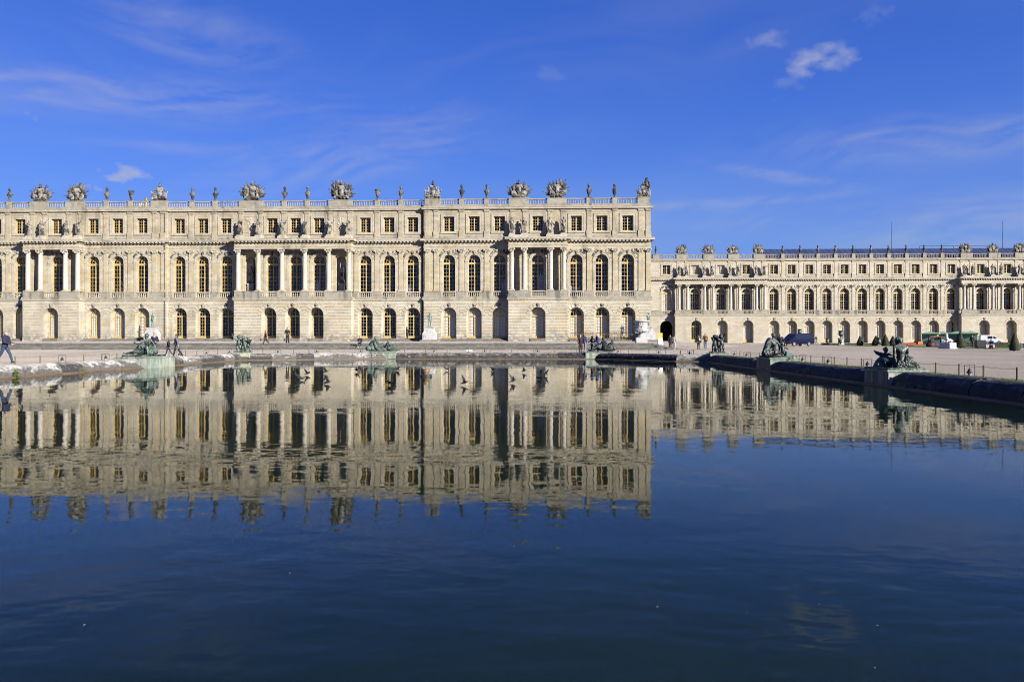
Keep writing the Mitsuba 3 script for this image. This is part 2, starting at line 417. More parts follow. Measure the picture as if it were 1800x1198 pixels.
def attic_window_parts(L, blind):
    w, z0, z1 = L['aw'], L['awb'], L['awt']
    r = w / 2
    m = MB().xz(sbox(-r, z0, r, z1).difference(sbox(-r + .13, z0 + .12, r - .13, z1 - .11)), 0, .09)
    m.box(-.085, .085, -.02, .085, z0 + .12, z1 - .11)
    for s in (-1, 1):
        x0, x1 = (0.085, r - .13) if s > 0 else (-r + .13, -.085)
        xm = (x0 + x1) / 2
        m.box(xm - .017, xm + .017, .012, .06, z0 + .12, z1 - .11)
        for k in range(1, 5):
            z = z0 + .12 + (z1 - z0 - .23) * k / 5
            m.box(x0, x1, .014, .058, z - .017, z + .017)
    frame = ply(m, 'gold_paint')
    glass = ply(MB().sheet(sbox(-r + .1, z0 + .1, r - .1, z1 - .1), .04), 'window_glass')
    bl = ply(MB().box(-r + .12, r - .12, .2, .215, z0 + .1, z1 - .1), 'blind_cloth') if blind else None
    return frame, glass, bl


def baluster_prof(h):
    return [(.085, 0), (.085, .08 * h), (.05, .12 * h), (.095, .34 * h), (.10, .42 * h), (.05, .72 * h), (.055, .8 * h), (.08, .88 * h), (.08, h)]


def balustrade(B, x0, x1, y, z0, zp, z1, grey, tall=True, fold=False):
    """Plinth, rail and balusters between two pedestals; balusters too small to pick apart are one mesh."""
    n = max(2, round((x1 - x0) / (0.42 if tall else 0.34)))
    L = round(x1 - x0, 2)

    def rails():
        m = MB()
        if zp > z0 + .01: m.box(-L / 2, L / 2, -.2, .2, 0, zp - z0)
        m.box(-L / 2, L / 2, -.17, .17, z1 - z0 - .17, z1 - z0)
        return ply(m, grey)

    def bal():
        m = MB()
        for k in range(n):
            m.lathe(baluster_prof(z1 - .17 - zp), (-L / 2 + L * (k + .5) / n, 0, zp - z0), 8)
        return ply(m, grey, 40)
    k = (L, round(z1 - z0, 2), round(zp - z0, 2), grey, tall)
    key = obj('balustrade', proto(('rail',) + k, rails), B, T().translate([(x0 + x1) / 2, y, z0]))
    b = obj('baluster', proto(('bal',) + k, bal), key, T().translate([(x0 + x1) / 2, y, z0]))
    labels[b] = dict(kind='stuff')
    return key


def pilaster_mesh(L):
    h0, h1 = L['rail'], L['cap0']
    w = L['pilw'] / 2
    return ply(MB().box(-w, w, -.14, .05, h0 + .32, h1).box(-w - .07, w + .07, -.21, .05, h0, h0 + .18).box(-w - .03, w + .03, -.18, .05, h0 + .18, h0 + .32), L['wall'])


def capital_mesh(L, r, flat):
    z0, z1 = L['cap0'], L['cap1']
    m = MB()
    if flat:
        m.box(-r, r, -.15, .05, z0, z1 - .12)
    else:
        m.lathe([(r * .93, z0), (r * .98, z0 + .3), (r * 1.12, z1 - .14)], n=14)
    m.box(-r - .17, r + .17, -(.26 if flat else r + .17), .05 if flat else r + .17, z1 - .12, z1 - .003)
    for s in (-1, 1):
        for yy in ((-.2,) if flat else (-r - .03, r + .03)):
            m.lathe([(.02, -.13), (.15, -.1), (.16, 0.), (.15, .1), (.02, .13)], n=10, M=np.array(T().translate([s * (r + .08), yy, z1 - .26]).rotate([1, 0, 0], 90).matrix))
            m.tube([(s * r * .5, yy - .02, z0 + .05), (s * (r * .62), yy - .1, z0 + .3), (s * (r * .9), yy - .13, z1 - .3)], [.09, .10, .04], 6)
    m.tube([(0, -.15 if flat else -r - .02, z0 + .05), (0, -.24 if flat else -r - .13, z0 + .3), (0, -.26 if flat else -r - .16, z1 - .2)], [.10, .11, .05], 6)
    return ply(m, L['trim'], 40)


def mask_mesh(L, z):
    m = MB()
    ico = trimesh.creation.icosphere(2)
    v = ico.vertices * [.17, .15, .26]
    m.add(v, ico.faces).box(-.13, .13, -.02, .12, -.35, .30)
    m.add(ico.vertices * [.05, .07, .06] + [0, -.15, -.02], ico.faces)
    for s in (-1, 1): m.add(ico.vertices * [.09, .1, .16] + [s * .16, 0, .1], ico.faces)
    v, f = m.out()
    return ply((v + [0, 0, z], f), 'sculpture_stone', True)


def spandrel_mesh(L):
    """Carved relief over the arch: reclining figures and trophies reduced to overlapping rounded forms."""
    rng = np.random.default_rng(5)
    ico = trimesh.creation.icosphere(1)
    m = MB()
    r = L['ww'] / 2 + .42
    zs = L['wcrown'] - L['ww'] / 2
    for s in (-1, 1):
        for k in range(16):
            t = rng.uniform(.28, 1.32)
            rr = r + rng.uniform(.12, .75)
            x, z = s * rr * math.cos(t), zs + rr * math.sin(t)
            if abs(x) > L['ww'] / 2 + .60 or z > L['cap1'] - .14: continue
            a = rng.uniform(.07, .17)
            R = trimesh.transformations.rotation_matrix(rng.uniform(0, 3.1), [0, 1, 0])[:3, :3]
            m.add((ico.vertices * [a * rng.uniform(1.2, 2.2), .10, a * .8]) @ R.T + [x, 0.0, z], ico.faces)
    return ply(m, 'sculpture_stone', True)


def surround_mesh(L):
    r, zs = L['ww'] / 2, L['wcrown'] - L['ww'] / 2
    m = MB()
    ring = Point(0, zs).buffer(r + .46, 24).difference(Point(0, zs).buffer(r, 24)).intersection(sbox(-9, zs + .16, 9, 99))
    m.xz(ring, -.07, .03)
    rim = Point(0, zs).buffer(r + .46, 24).difference(Point(0, zs).buffer(r + .30, 24)).intersection(sbox(-9, zs + .16, 9, 99))
    m.xz(rim, -.13, -.066)
    for s in (-1, 1):
        x0, x1 = sorted((s * r, s * (r + .50)))
        m.box(x0, x1, -.07, .03, L['floor'], zs - .16)
        m.box(x0 - .03, x1 + .03, -.13, .04, zs - .16, zs + .16)
    return ply(m, L['trim'])


def keystone_ring(L):
    """Voussoirs round a ground-floor arch, fanned, with dark joints between."""
    r = L['dw'] / 2
    zs = L['dcrown'] - r
    m = MB()
    n = 9
    for k in range(n):
        a0, a1 = math.pi * k / n + .025, math.pi * (k + 1) / n - .025
        ro = r + (.62 if k % 2 == 0 else .62)
        p = [(r * math.cos(a0), zs + r * math.sin(a0)), (ro * math.cos(a0), zs + ro * math.sin(a0)), (ro * math.cos((a0 + a1) / 2), zs + ro * math.sin((a0 + a1) / 2)),
             (ro * math.cos(a1), zs + ro * math.sin(a1)), (r * math.cos(a1), zs + r * math.sin(a1)), (r * math.cos((a0 + a1) / 2), zs + r * math.sin((a0 + a1) / 2))]
        m.xz(Polygon(p), -.083, .02)
    return ply(m, L['base'])


def column_meshes(L):
    r, z0, z1 = L['colr'], L['rail'], L['cap0']
    h = z1 - z0
    sh = ply(MB().lathe([(r, z0 + .36), (r, z0 + h * .4), (r * .97, z0 + h * .65), (r * .86, z1 - .06), (r * .92, z1 - .03), (r * .92, z1)], n=24), 'column_stone', 40)
    ba = ply(MB().box(-r * 1.36, r * 1.36, -r * 1.36, r * 1.36, z0, z0 + .13).lathe([(r * 1.3, z0 + .13), (r * 1.34, z0 + .2), (r * 1.18, z0 + .26), (r * 1.1, z0 + .3), (r * 1.15, z0 + .34), (r, z0 + .38)], n=20), L['trim'], 40)
    return sh, ba


def front(B, L, segs, avants, plan_main, plan_av, wins, doors, awins, pils, cols, apils, top, niches, attic_y, base_y, dark_side):
    """segs: (x0, x1, y); avants: (x0, x1, front y); wins/doors/awins: (x, blind); top: (x, width) pedestals of the roof balustrade."""
    yb = lambda x: next(y for a, b, y in segs if a <= x <= b)
    yg = lambda x: next((y for a, b, y in avants if a <= x <= b), yb(x))
    back = max(y for _, _, y in segs) + 0.95
    cuts = sorted({c for s in segs + avants for c in s[:2]})
    cuts = [c for c in cuts if segs[0][0] <= c <= segs[-1][1]]
    lo, hi = cuts[0], cuts[-1]
    # ground storey: plain wall, banded ashlar over it
    wall, ash = MB(), MB()
    inav = lambda x: any(a <= x <= b for a, b, _ in avants)
    arches = [(x, arch(x, 3.4 if bl == 'arch' else L['dw'], L['zb'] - 1, L['dcrown'])) for x, bl in doors]
    for a, b in zip(cuts, cuts[1:]):
        if b - a < .01: continue
        y = yg((a + b) / 2)
        ops = unary_union([p for x, p in arches if a < x < b])
        wall.xz(sbox(a, L['zb'], b, L['sc'][0] + .02).difference(ops), y, back)
        z = L['course'][0]
        opv = unary_union([Point(x, L['dcrown'] - L['dw'] / 2).buffer(L['dw'] / 2 + .64, 16).intersection(sbox(x - 5, L['dcrown'] - L['dw'] / 2, x + 5, 99)) for x, p in arches if a < x < b])
        q = y + .45 if not inav((a + b) / 2) else yb((a + b) / 2) - .01
        ex = .045 if inav((a + b) / 2) else 0
        while z + L['course'][1] < L['sc'][0] - .3:
            band = sbox(a - ex, z + .05, b + ex, z + L['course'][1] - .05).difference(ops).difference(opv)
            ash.xz(band, y - .08, min(y + .02, q) if not ex else q)
            z += L['course'][1]
        ash.xz(sbox(a - ex * 2, L['zb'], b + ex * 2, L['course'][0]).difference(ops), y - .13, y + .02 if not ex else q)
        ash.xz(sbox(a - ex, z + .03, b + ex, L['sc'][0] - .02).difference(opv), y - .085, y + .02 if not ex else q)
    k = obj('ground_wall', ply(wall, L['base']), B)
    k = obj('ashlar', ply(ash, L['base']), k); labels[k] = dict(kind='stuff')
    fl, at_ = MB(), MB()
    for a, b, y in segs:
        ops = unary_union([arch(x, L['ww'], L['floor'] - .5, L['wcrown']) for x, _ in wins if a < x < b] + [arch(x, 1.75, L['floor'] + .1, L['wcrown'] - .1) for x in niches if a < x < b])
        fl.xz(sbox(a, L['sc'][1] - .1, b, L['cap1'] + .05).difference(ops), y, y + .86)
        ya = attic_y(a, b, y)
        ops = unary_union([sbox(x - L['aw'] / 2, L['awb'], x + L['aw'] / 2, L['awt']) for x, _ in awins if a < x < b])
        at_.xz(sbox(a, L['ctop'] - .05, b, L['ac0'] + .05).difference(ops), y, y + .62)
    obj('first_floor_wall', ply(fl, L['wall']), B)
    obj('attic_wall', ply(at_, L['att']), B)
    # mouldings that run round every projection
    full = unary_union([plan_main, plan_av])

    def stack(name, poly, steps, mt):
        m = MB()
        for z0, z1, o in steps: m.plan(poly.buffer(o, join_style=2), z0, z1)
        return obj(name, ply(m, mt), B)
    s0, s1 = L['sc']
    stack('string_course', full, [(s0, s0 + .11, .12), (s0 + .11, s1 - .08, .24), (s1 - .08, s1, .32)], L['base'])
    stack('balcony_floor', full, [(s1, L['floor'] - .012, .22)], L['grey'])
    h = L['fr'] - L['cap1']
    stack('architrave', full, [(L['cap1'], L['cap1'] + h * .45, .02), (L['cap1'] + h * .45, L['fr'] - .09, .05), (L['fr'] - .09, L['fr'], .12)], L['trim'])
    stack('frieze', full, [(L['fr'], L['mod0'], .0)], L['wall'])
    c = stack('cornice', full, [(L['mod0'], L['mod0'] + .08, .14), (L['mod0'] + .08, L['mod1'], .22), (L['mod1'], L['ctop'] - .16, .60), (L['ctop'] - .16, L['ctop'] - .05, .66), (L['ctop'] - .05, L['ctop'], .52)], L['trim'])
    mo = MB()
    for a, b in zip(cuts, cuts[1:]):
        y = yg((a + b) / 2)
        n = max(1, round((b - a) / .62))
        for i in range(n):
            x = a + (b - a) * (i + .5) / n
            mo.box(x - .14, x + .14, y - .54, y - .15, L['mod0'] + .085, L['mod1'] + .003)
    k = obj('modillion', ply(mo, L['trim']), c); labels[k] = dict(kind='stuff')
    stack('attic_plinth', plan_main, [(L['ctop'] + .004, L['ctop'] + .42, .10)], L['grey'])
    stack('attic_band', plan_main, [(L['acap'], L['acap'] + .08, .05)], L['att'])
    stack('attic_cornice', plan_main, [(L['ac0'], L['ac0'] + .14, .10), (L['ac0'] + .14, L['ac1'] - .10, .34), (L['ac1'] - .10, L['ac1'], .42)], L['trim'])
    stack('parapet_base', plan_main, [(L['ac1'], L['pl'] - .01, .02)], L['grey'])
    # interior seen through the panes
    inner = MB()
    for z0, z1 in ((L['zb'] + .1, L['sc'][0]), (L['floor'] - .1, L['cap1']), (L['ctop'], L['ac0'])):
        inner.box(lo + .5, hi - .5, back + 7, back + 7.2, z0, z1)
        for x in np.arange(lo + .6, hi, 13.1): inner.box(x, x + .2, back + .02, back + 7, z0, z1)
        inner.box(lo + .5, hi - .5, back + .02, back + 7, z0 - .02, z0 + .05)
        inner.box(lo + .5, hi - .5, back + .02, back + 7, z1 - .06, z1 - .01)
    obj('interior', ply(inner, 'dark_room'), B)

    def put_window(name, parts, x, y, extra=()):
        fr, gl, bl = parts
        t = T().translate([x, y, 0])
        key = numbered(B + '__' + name)
        obj('frame', fr, key, t); obj('pane', gl, key, t)
        if bl is not None: obj('blind', bl, key, t)
        for nm, sh, tt in extra:
            q = obj(nm, sh, key, tt)
            if nm in ('carving', 'voussoir'): labels[q] = dict(kind='stuff')
        return key
    for x, bl in wins:
        y = yb(x)
        wk = put_window('window', proto((B, 'w', bl), lambda: window_parts(L, False, bl)), x, y + .68,
                   [('surround', proto((B, 'sur'), lambda: surround_mesh(L)), T().translate([x, y, 0])), ('keystone', proto((B, 'mask'), lambda: mask_mesh(L, L['wcrown'] + .42)), T().translate([x, y - .16, 0])),
                    ('carving', proto((B, 'spa'), lambda: spandrel_mesh(L)), T().translate([x, y, 0]))])
        for a, b, z0, z1 in SKY_PATCH.get(round(x, 2), ()) if B == 'palace' else ():
            m = MB()
            xs = np.linspace(x + a, x + b, 9)
            for i in range(8): m.box(xs[i], xs[i + 1] - .005, y + 1.15 + .05 * (i % 2), y + 1.19 + .05 * (i % 2), z0, z1 - .3 * ((i * 5) % 3))
            obj('curtain', ply(m, 'sky_patch_blue'), wk)  # added sheets behind the glass, standing in for patches of sky in the panes
    for x, bl in doors:
        y = yg(x)
        deep = L['ddeep'] if not inav(x) else L['ddeep'] + (.75 if B == 'palace' and abs(x + 42.33) < 10 else .25)
        if bl == 'arch':
            continue
        jm = arch(0, L['dw'] + .3, L['sill'] - .02, L['dcrown'] + .15).difference(arch(0, L['dwin'], L['sill'] - .02, L['dcrown'] - .12))
        put_window('french_door', proto((B, 'd', bl), lambda: window_parts(L, True, bl)), x, y + deep + .02,
                   [('embrasure', proto((B, 'jam'), lambda: ply(MB().xz(jm, 0, .16), L['base'])), T().translate([x, y + deep, 0])),
                    ('voussoir', proto((B, 'vou'), lambda: keystone_ring(L)), T().translate([x, y, 0])), ('keystone', proto((B, 'dmask'), lambda: mask_mesh(L, L['dcrown'] + .42)), T().translate([x, y - .12, 0])),
                    ('threshold', proto((B, 'thr'), lambda: ply(MB().box(-L['dw'] / 2 + .002, L['dw'] / 2 - .002, -.3, 1.6, L['zb'], L['sill'] - .02), 'step_stone')), T().translate([x, y, 0]))])
    for x, bl in awins:
        y = yb(x)
        aw, z0, z1 = L['aw'] / 2, L['awb'], L['awt']
        sur = lambda: ply(MB().xz(sbox(-aw - .46, z0 - .30, aw + .46, z1 + .42).difference(sbox(-aw, z0, aw, z1)), -.07, .02).xz(sbox(-aw - .46, z0 - .30, aw + .46, z1 + .42).difference(sbox(-aw - .34, z0 - .30, aw + .34, z1 + .30)), -.12, -.066).box(-aw - .5, aw + .5, -.17, .02, z0 - .34, z0 - .16), L['trim'])
        put_window('attic_window', proto((B, 'a', bl), lambda: attic_window_parts(L, bl)), x, y + .40, [('surround', proto((B, 'asur'), sur), T().translate([x, y, 0]))])
    for x in pils:
        k = obj('pilaster', proto((B, 'pil'), lambda: pilaster_mesh(L)), B, T().translate([x, yb(x), 0]))
        obj('capital', proto((B, 'pcap'), lambda: capital_mesh(L, L['pilw'] / 2, True)), k, T().translate([x, yb(x), 0]))
    for x in cols:
        y = yg(x) + L['colr'] + .04
        sh, ba = proto((B, 'col'), lambda: column_meshes(L))
        k = obj('column', sh, B, T().translate([x, y, 0]))
        obj('base', ba, k, T().translate([x, y, 0]))
        obj('capital', proto((B, 'ccap'), lambda: capital_mesh(L, L['colr'], False)), k, T().translate([x, y, 0]))
    w = L['pilw'] / 2 - .02
    ap = lambda: ply(MB().box(-w, w, -.11, .03, L['ctop'] + 1.25, L['acap']).box(-w - .10, w + .10, -.20, .03, L['ctop'] + .003, L['ctop'] + 1.25).box(-w - .06, w + .06, -.17, .03, L['acap'] + .085, L['ac0'] - .003)
                     .box(-w - .12, w + .12, -.21, .03, L['ac0'] - .11, L['ac0'] - .0025), L['att'])
    for x in apils: obj('attic_pilaster', proto((B, 'apil'), ap), B, T().translate([x, yb(x), 0]))
    # parapet of the first floor: balusters before the windows, solid dies elsewhere
    holes = sorted(x for x, _ in wins)
    pz0 = L['floor'] - .012
    die = lambda x0, x1, y: x1 - x0 > .02 and obj('parapet', ply(MB().box(x0, x1, y - .24, y + .16, pz0, L['rail'] - .10).box(x0, x1, y - .30, y + .20, L['rail'] - .10, L['rail'] - .004), L['grey']), B)
    for a, b in zip(cuts, cuts[1:]):
        y = yg((a + b) / 2) + (.12 if not inav((a + b) / 2) else .12)
        x = a
        for c in [h for h in holes if a < h < b]:
            hw = min(1.32, c - a - .05, b - c - .05)
            die(x, c - hw, y)
            balustrade(B, c - hw, c + hw, y - .04, pz0, pz0 + .06, L['rail'] - .01, L['column_'] if 'column_' in L else L['trim'], False)
            x = c + hw
        if b - x > .02: die(x, b, y)
    # roof balustrade
    px = lo
    for x, wd in sorted(top) + [(hi + 1, 2)]:
        e = min(x - wd / 2, hi)
        if e - px > .5:
            brk = [px] + [g[0] for g in segs if px + .2 < g[0] < e - .2] + [e]
            for c0, c1 in zip(brk, brk[1:]):
                balustrade(B, c0, c1, yb((c0 + c1) / 2) + .32, L['pl'] - .01, L['pl'] + .02, L['arail'], L['grey'])
        if x < hi:
            y = yb(x) + .28
            obj('pedestal', ply(MB().box(x - wd / 2, x + wd / 2, y - .34, y + .5, L['ac1'] + .004, L['aped'] - .1).box(x - wd / 2 - .05, x + wd / 2 + .05, y - .40, y + .56, L['aped'] - .1, L['aped']), L['grey']), B)
        px = x + wd / 2
    return yb, yg


XC = -42.33
SKY_PATCH = {-42.33 + 41.7: [(.05, .95, 8.6, 12.6)], -42.33 + 48.2: [(-.95, .95, 8.6, 10.4)], -42.33 + 4.06: [(-.95, -.1, 8.6, 11.6)], -42.33 + 16.2: [(-.7, .0, 8.7, 11.3)], -42.33 + 20.3: [(-.9, -.2, 8.6, 10.6)], -42.33 + 35.2: [(.3, .95, 8.6, 11.5)],
           -42.33 - 20.3: [(.2, .8, 8.6, 10.2)], -42.33 - 30.9: [(-.9, -.4, 8.6, 9.9)]}
SKY_PATCH = {round(k, 2): v for k, v in SKY_PATCH.items()}
both = lambda us: sorted([XC + s * u for u in us for s in ((-1, 1) if u else (1,))])
segs = [(-103.03, -64.63, 130.1), (-64.63, -20.03, 130.7), (-20.03, 18.37, 130.1)]
avs = [(XC - 46.6, XC - 36.8, 128.5), (XC - 10.05, XC + 10.05, 129.1), (XC + 36.8, XC + 46.6, 128.5)]
U = [0, 4.06, 12.13, 16.2, 20.3, 26.58, 30.9, 35.2, 41.7, 48.2, 52.5, 56.85]
pm = unary_union([sbox(-103.03, 130.1, -64.63, 152), sbox(-64.64, 130.7, -20.02, 152), sbox(-20.03, 130.1, 18.37, 152)])
pa = unary_union([sbox(a, y, b, 131.5) for a, b, y in avs])
PAL = thing('palace', 'long cream stone palace block with white column porticos, statues and trophies along its roofline', 'palace')
pale = {12.13: 0}
GB = {}
for x in both(U):
    u = round(x - XC, 2)
    GB[x] = 'full' if (u <= -26 or 26 < u < 42) else (None if -26 < u < 26 else 'lower')
doorx = [x for x in both(U)]
yb, yg = front(PAL, MAIN, segs, avs, pm, pa, [(x, None) for x in both(U)], [(x, GB[x]) for x in doorx], [(x, None) for x in both(U)],
               both([9.5, 6.05, 1.98, 10.6, 14.16, 18.25, 22.9, 24.4, 28.74, 33.02, 37.4, 39.5, 43.8, 46.0, 50.35, 54.7, 59.0, 60.28]), both([1.98, 6.08, 9.56, 37.3, 39.45, 43.85, 46.05]),
               both([9.5, 6.05, 1.98, 14.16, 18.25, 22.9, 24.4, 28.74, 33.02, 37.4, 39.5, 43.8, 46.0, 50.35, 54.7, 59.0, 60.28]),
               [(XC + s * u, w) for s in (-1, 1) for u, w in ((7.8, 4.2), (23.78, 2.7), (38.5, 3.4), (44.95, 3.3), (59.55, 2.1), (2.0, .8), (14.16, .8), (18.2, .8), (28.74, .8), (33.02, .8), (50.33, .8), (54.66, .8))],
               both([7.95]), lambda a, b, y: y, 0.95, True)
# side and rear walls, flat roof, statue niches, drainpipes
obj('side_wall', ply(MB().box(18.37 - .9, 18.33, 131.06, 152, .95, 23.9).box(-102.99, -102.1, 131.06, 152, .95, 23.9).box(-103, 18.3, 151.1, 151.98, .95, 23.9), 'stone_wall'), PAL)
obj('roof', ply(MB().box(-102, 17.4, 132, 151, 23.6, 23.9), 'zinc_roof'), PAL)
for x in both([7.95]):
    m = MB()
    a = np.linspace(0, math.pi, 13)
    v, f = [], []
    for z in (MAIN['floor'], MAIN['wcrown']):
        for t in a: v.append([x + 1.0 * math.cos(t), 131.05 + .75 * math.sin(t), z])
    for i in range(12): f += [[i, i + 1, i + 14], [i, i + 14, i + 13]]
    obj('niche', ply(m.add(v, f), 'stone_trim'), PAL)
for x, y in ((-20.35, 130.55), (-64.95, 130.0)):
    m = MB().tube([(x, y, 1.4), (x, y, 23.1)], .09, 8)
    for z in np.arange(3, 23, 2.4): m.lathe([(.12, 0), (.12, .1)], (x, y, z), 8)
    obj('drainpipe', ply(m, 'lead_pipe', 40), PAL)
for x in both([7.95]):   # carved panels of the attic
    rng = np.random.default_rng(int(abs(x)))
    ico = trimesh.creation.icosphere(1)
    m = MB().xz(sbox(x - 1.35, 19.7, x + 1.35, 22.6).difference(sbox(x - 1.2, 19.85, x + 1.2, 22.45)), 130.63, 130.72)
    for k in range(46):
        R = trimesh.transformations.rotation_matrix(rng.uniform(0, 3.1), [0, 1, 0])[:3, :3]
        q = rng.uniform(.06, .17)
        m.add((ico.vertices * [q * rng.uniform(1, 2.4), .1, q]) @ R.T + [x + rng.normal(0, .42), 130.7, 21.2 + rng.normal(0, .5)], ico.faces)
    obj('relief_panel', ply(m, 'stone_trim', 40), PAL)

# the wing, far behind on the right
WB = 4.553
wsegs = [(28.0, 152.0, 204.0)]
wav = [(34.95, 58.75, 202.4), (108.28, 132.1, 202.4)]
wx = [32.94, 40.38, 47.14, 53.8] + [60.97 + WB * k for k in range(11)] + [113.95, 120.75, 127.5] + [134.8 + WB * k for k in range(4)]
wpm = sbox(28.0, 204.0, 152.0, 222)
wpa = unary_union([sbox(a, y, b, 205) for a, b, y in wav])
WNG = thing('palace_wing', 'lower pale palace wing set far back on the right, showing a blue roof', 'palace')
wcol = [36.0, 38.19, 42.66, 44.83, 49.39, 51.6, 56.08, 58.2, 109.1, 111.5, 116.35, 118.65, 123.0, 125.3, 129.6, 131.5]
mids = [63.25 + WB * k for k in range(10)] + [137.08 + WB * k for k in range(3)]
wyb, wyg = front(WNG, WING, wsegs, wav, wpm, wpa, [(x, 'full' if i == 0 else None) for i, x in enumerate(wx)], [(x, 'arch' if i == 0 else ('full' if i != 1 else None)) for i, x in enumerate(wx)],
                 [(x, 'full' if i in (1, 2) else None) for i, x in enumerate(wx)], mids + wcol + [58.95 + .0 * 1, 108.0, 132.6], wcol, mids + wcol,
                 [(37.0, 2.9), (44.0, 2.9), (50.5, 2.9), (57.1, 2.9), (110.4, 3.0), (117.5, 3.0), (124.2, 3.0), (130.7, 3.0), (30.2, 1.6)] + [(x, .85) for x in mids], [], lambda a, b, y: y, .3, False)
m = MB().box(32.94 - 1.7, 32.94 + 1.7, 204.1, 212, .3, .42).box(32.94 - 1.85, 32.94 - 1.7, 205, 212, .3, 7).box(32.94 + 1.7, 32.94 + 1.85, 205, 212, .3, 7)
obj('passage', ply(m, 'dark_room'), WNG)
rf = MB()
v = [[59.5, 206.5, 23.0], [150, 206.5, 23.0], [150, 211.5, 25.85], [60.5, 211.5, 25.85], [59.5, 217, 22.6], [150, 217, 22.6]]
rf.add(v, [[0, 1, 2], [0, 2, 3], [3, 2, 5], [3, 5, 4], [0, 3, 4]])
for k in range(60):   # standing seams
    x = 61 + k * 1.5
    rf.tube([(x, 206.5, 23.03), (x - .35, 211.5, 25.88)], .025, 4)
obj('roof', ply(rf, 'zinc_roof'), WNG)
obj('ridge_rail', ply(MB().tube([(102, 211.5, 26.5), (121, 211.5, 26.5)], .06, 5).box(102, 102.1, 211.4, 211.6, 25.5, 26.5).box(111, 111.1, 211.4, 211.6, 25.5, 26.5).box(120.9, 121, 211.4, 211.6, 25.5, 26.5), 'iron'), WNG)
obj('rear_wall', ply(MB().box(28.1, 151.9, 221, 221.9, .3, 22), 'stone_wing'), WNG)
for i, (x, y, z0, z1) in enumerate(((95.65, 214, 23.0, 33.5), (125.4, 214, 23.0, 33.6))):
    k = thing('lightning_mast', 'thin dark mast standing on the ' + ('middle of the blue wing roof' if i == 0 else 'wing roof near the right edge of the photo'), 'mast')
    obj('pole', ply(MB().tube([(x, y, z0), (x, y, z0 + 6), (x, y, z1)], [.09, .075, .05], 6), 'iron'), k)
    obj('foot', ply(MB().lathe([(.22, 0), (.2, .25), (.1, .35)], (x, y, z0), 8), 'iron'), k)
# ------------------------------------------------------------------ ground, terrace, basin
ZW = -0.63
OUT = [(-24.9, 3.0), (-25.6, 30), (-26.1, 50), (-27.0, 68.2), (-24.5, 68.9), (-14.8, 73.3), (5.1, 73.4), (11.4, 65.6), (13.9, 64.8), (13.65, 60), (13.6, 3.0)]
basin = Polygon(OUT)


def ground_z(y):
    return np.interp(y, [-1e4, 78, 88, 204, 260, 1e4], [-.05, -.05, .07, .42, .42, .42])


hole = basin.buffer(.72, join_style=2)
gm = MB()
big = sbox(-900, -300, 900, 1600).difference(hole)
ys = [-300, 0, 30, 60, 78, 88, 120, 160, 204, 260, 1600]
for a, b in zip(ys, ys[1:]):
    part = big.intersection(sbox(-900, a, 900, b))
    for g in getattr(part, 'geoms', [part]):
        v, f = trimesh.creation.triangulate_polygon(g, engine='earcut')
        v, f = np.asarray(v), np.asarray(f)
        w = np.column_stack([v, ground_z(v[:, 1])])
        n = np.cross(w[f[:, 1]] - w[f[:, 0]], w[f[:, 2]] - w[f[:, 0]])[:, 2]
        f = np.where((n < 0)[:, None], f[:, ::-1], f)
        gm.add(w, f)
obj('parterre_ground', ply(gm, 'gravel')); tag('parterre_ground', 'pale gravel ground round the basin', kind='structure')
# upper terrace with a slope on its right flank
tm_ = MB()
tv = [[-300, 92.2, .815], [13.0, 92.2, .815], [22.5, 131, .98], [-300, 131, .98], [17.5, 91.5, .08], [34, 131.5, .20], [34, 170, .32], [22.5, 170, .98], [-300, 170, .98], [13.2, 92.19, .08], [-300, 92.19, .08]]
tm_.add(tv, [[0, 1, 2], [0, 2, 3], [1, 4, 5], [1, 5, 2], [2, 5, 6], [2, 6, 7], [3, 2, 7], [3, 7, 8], [1, 9, 4]])
obj('upper_terrace', ply(tm_, 'gravel')); tag('upper_terrace', 'raised gravel terrace before the palace', kind='structure')
st = thing('terrace_steps', 'broad flight of low grey stone steps running the width of the palace terrace', 'steps')
for k in range(5):
    y0, z1 = 88.1 + k * .82, .07 + .148 * (k + 1)
    n = 26
    m = MB()
    rng = np.random.default_rng(k)
    xs = np.linspace(-130, 15.4 - k * .55, 74)
    for a, b in zip(xs, xs[1:]):
        dz = rng.uniform(-.008, .006)
        m.box(a + .012, b - .012, y0 + rng.uniform(0, .012), 92.9, z1 - .30, z1 - .045 + dz).box(a + .006, b - .006, y0 - .05 + rng.uniform(0, .012), y0 + .9, z1 - .045 + dz, z1 + dz)
    obj('step', ply(m, 'step_stone'), st)
# stylobate: two low steps along the palace foot
for a, b in ((-103, XC - 46.7), (XC - 36.7, XC - 10.2), (XC + 10.2, XC + 36.7), (XC + 46.7, 18.2)):
    key = thing('plinth_steps', 'two low dark grey stone steps at the palace foot, ' + {-103: 'left of the left portico', XC - 36.7: 'between left and central porticos', XC + 10.2: 'between central and right porticos', XC + 46.7: 'right of the right portico'}[a], 'steps')
    y = 130.0
    for k in range(3):
        obj('step', ply(MB().box(a, b, y - 1.35 + k * .42, y + .05, .90, 1.10 + .145 * k), 'step_stone'), key)

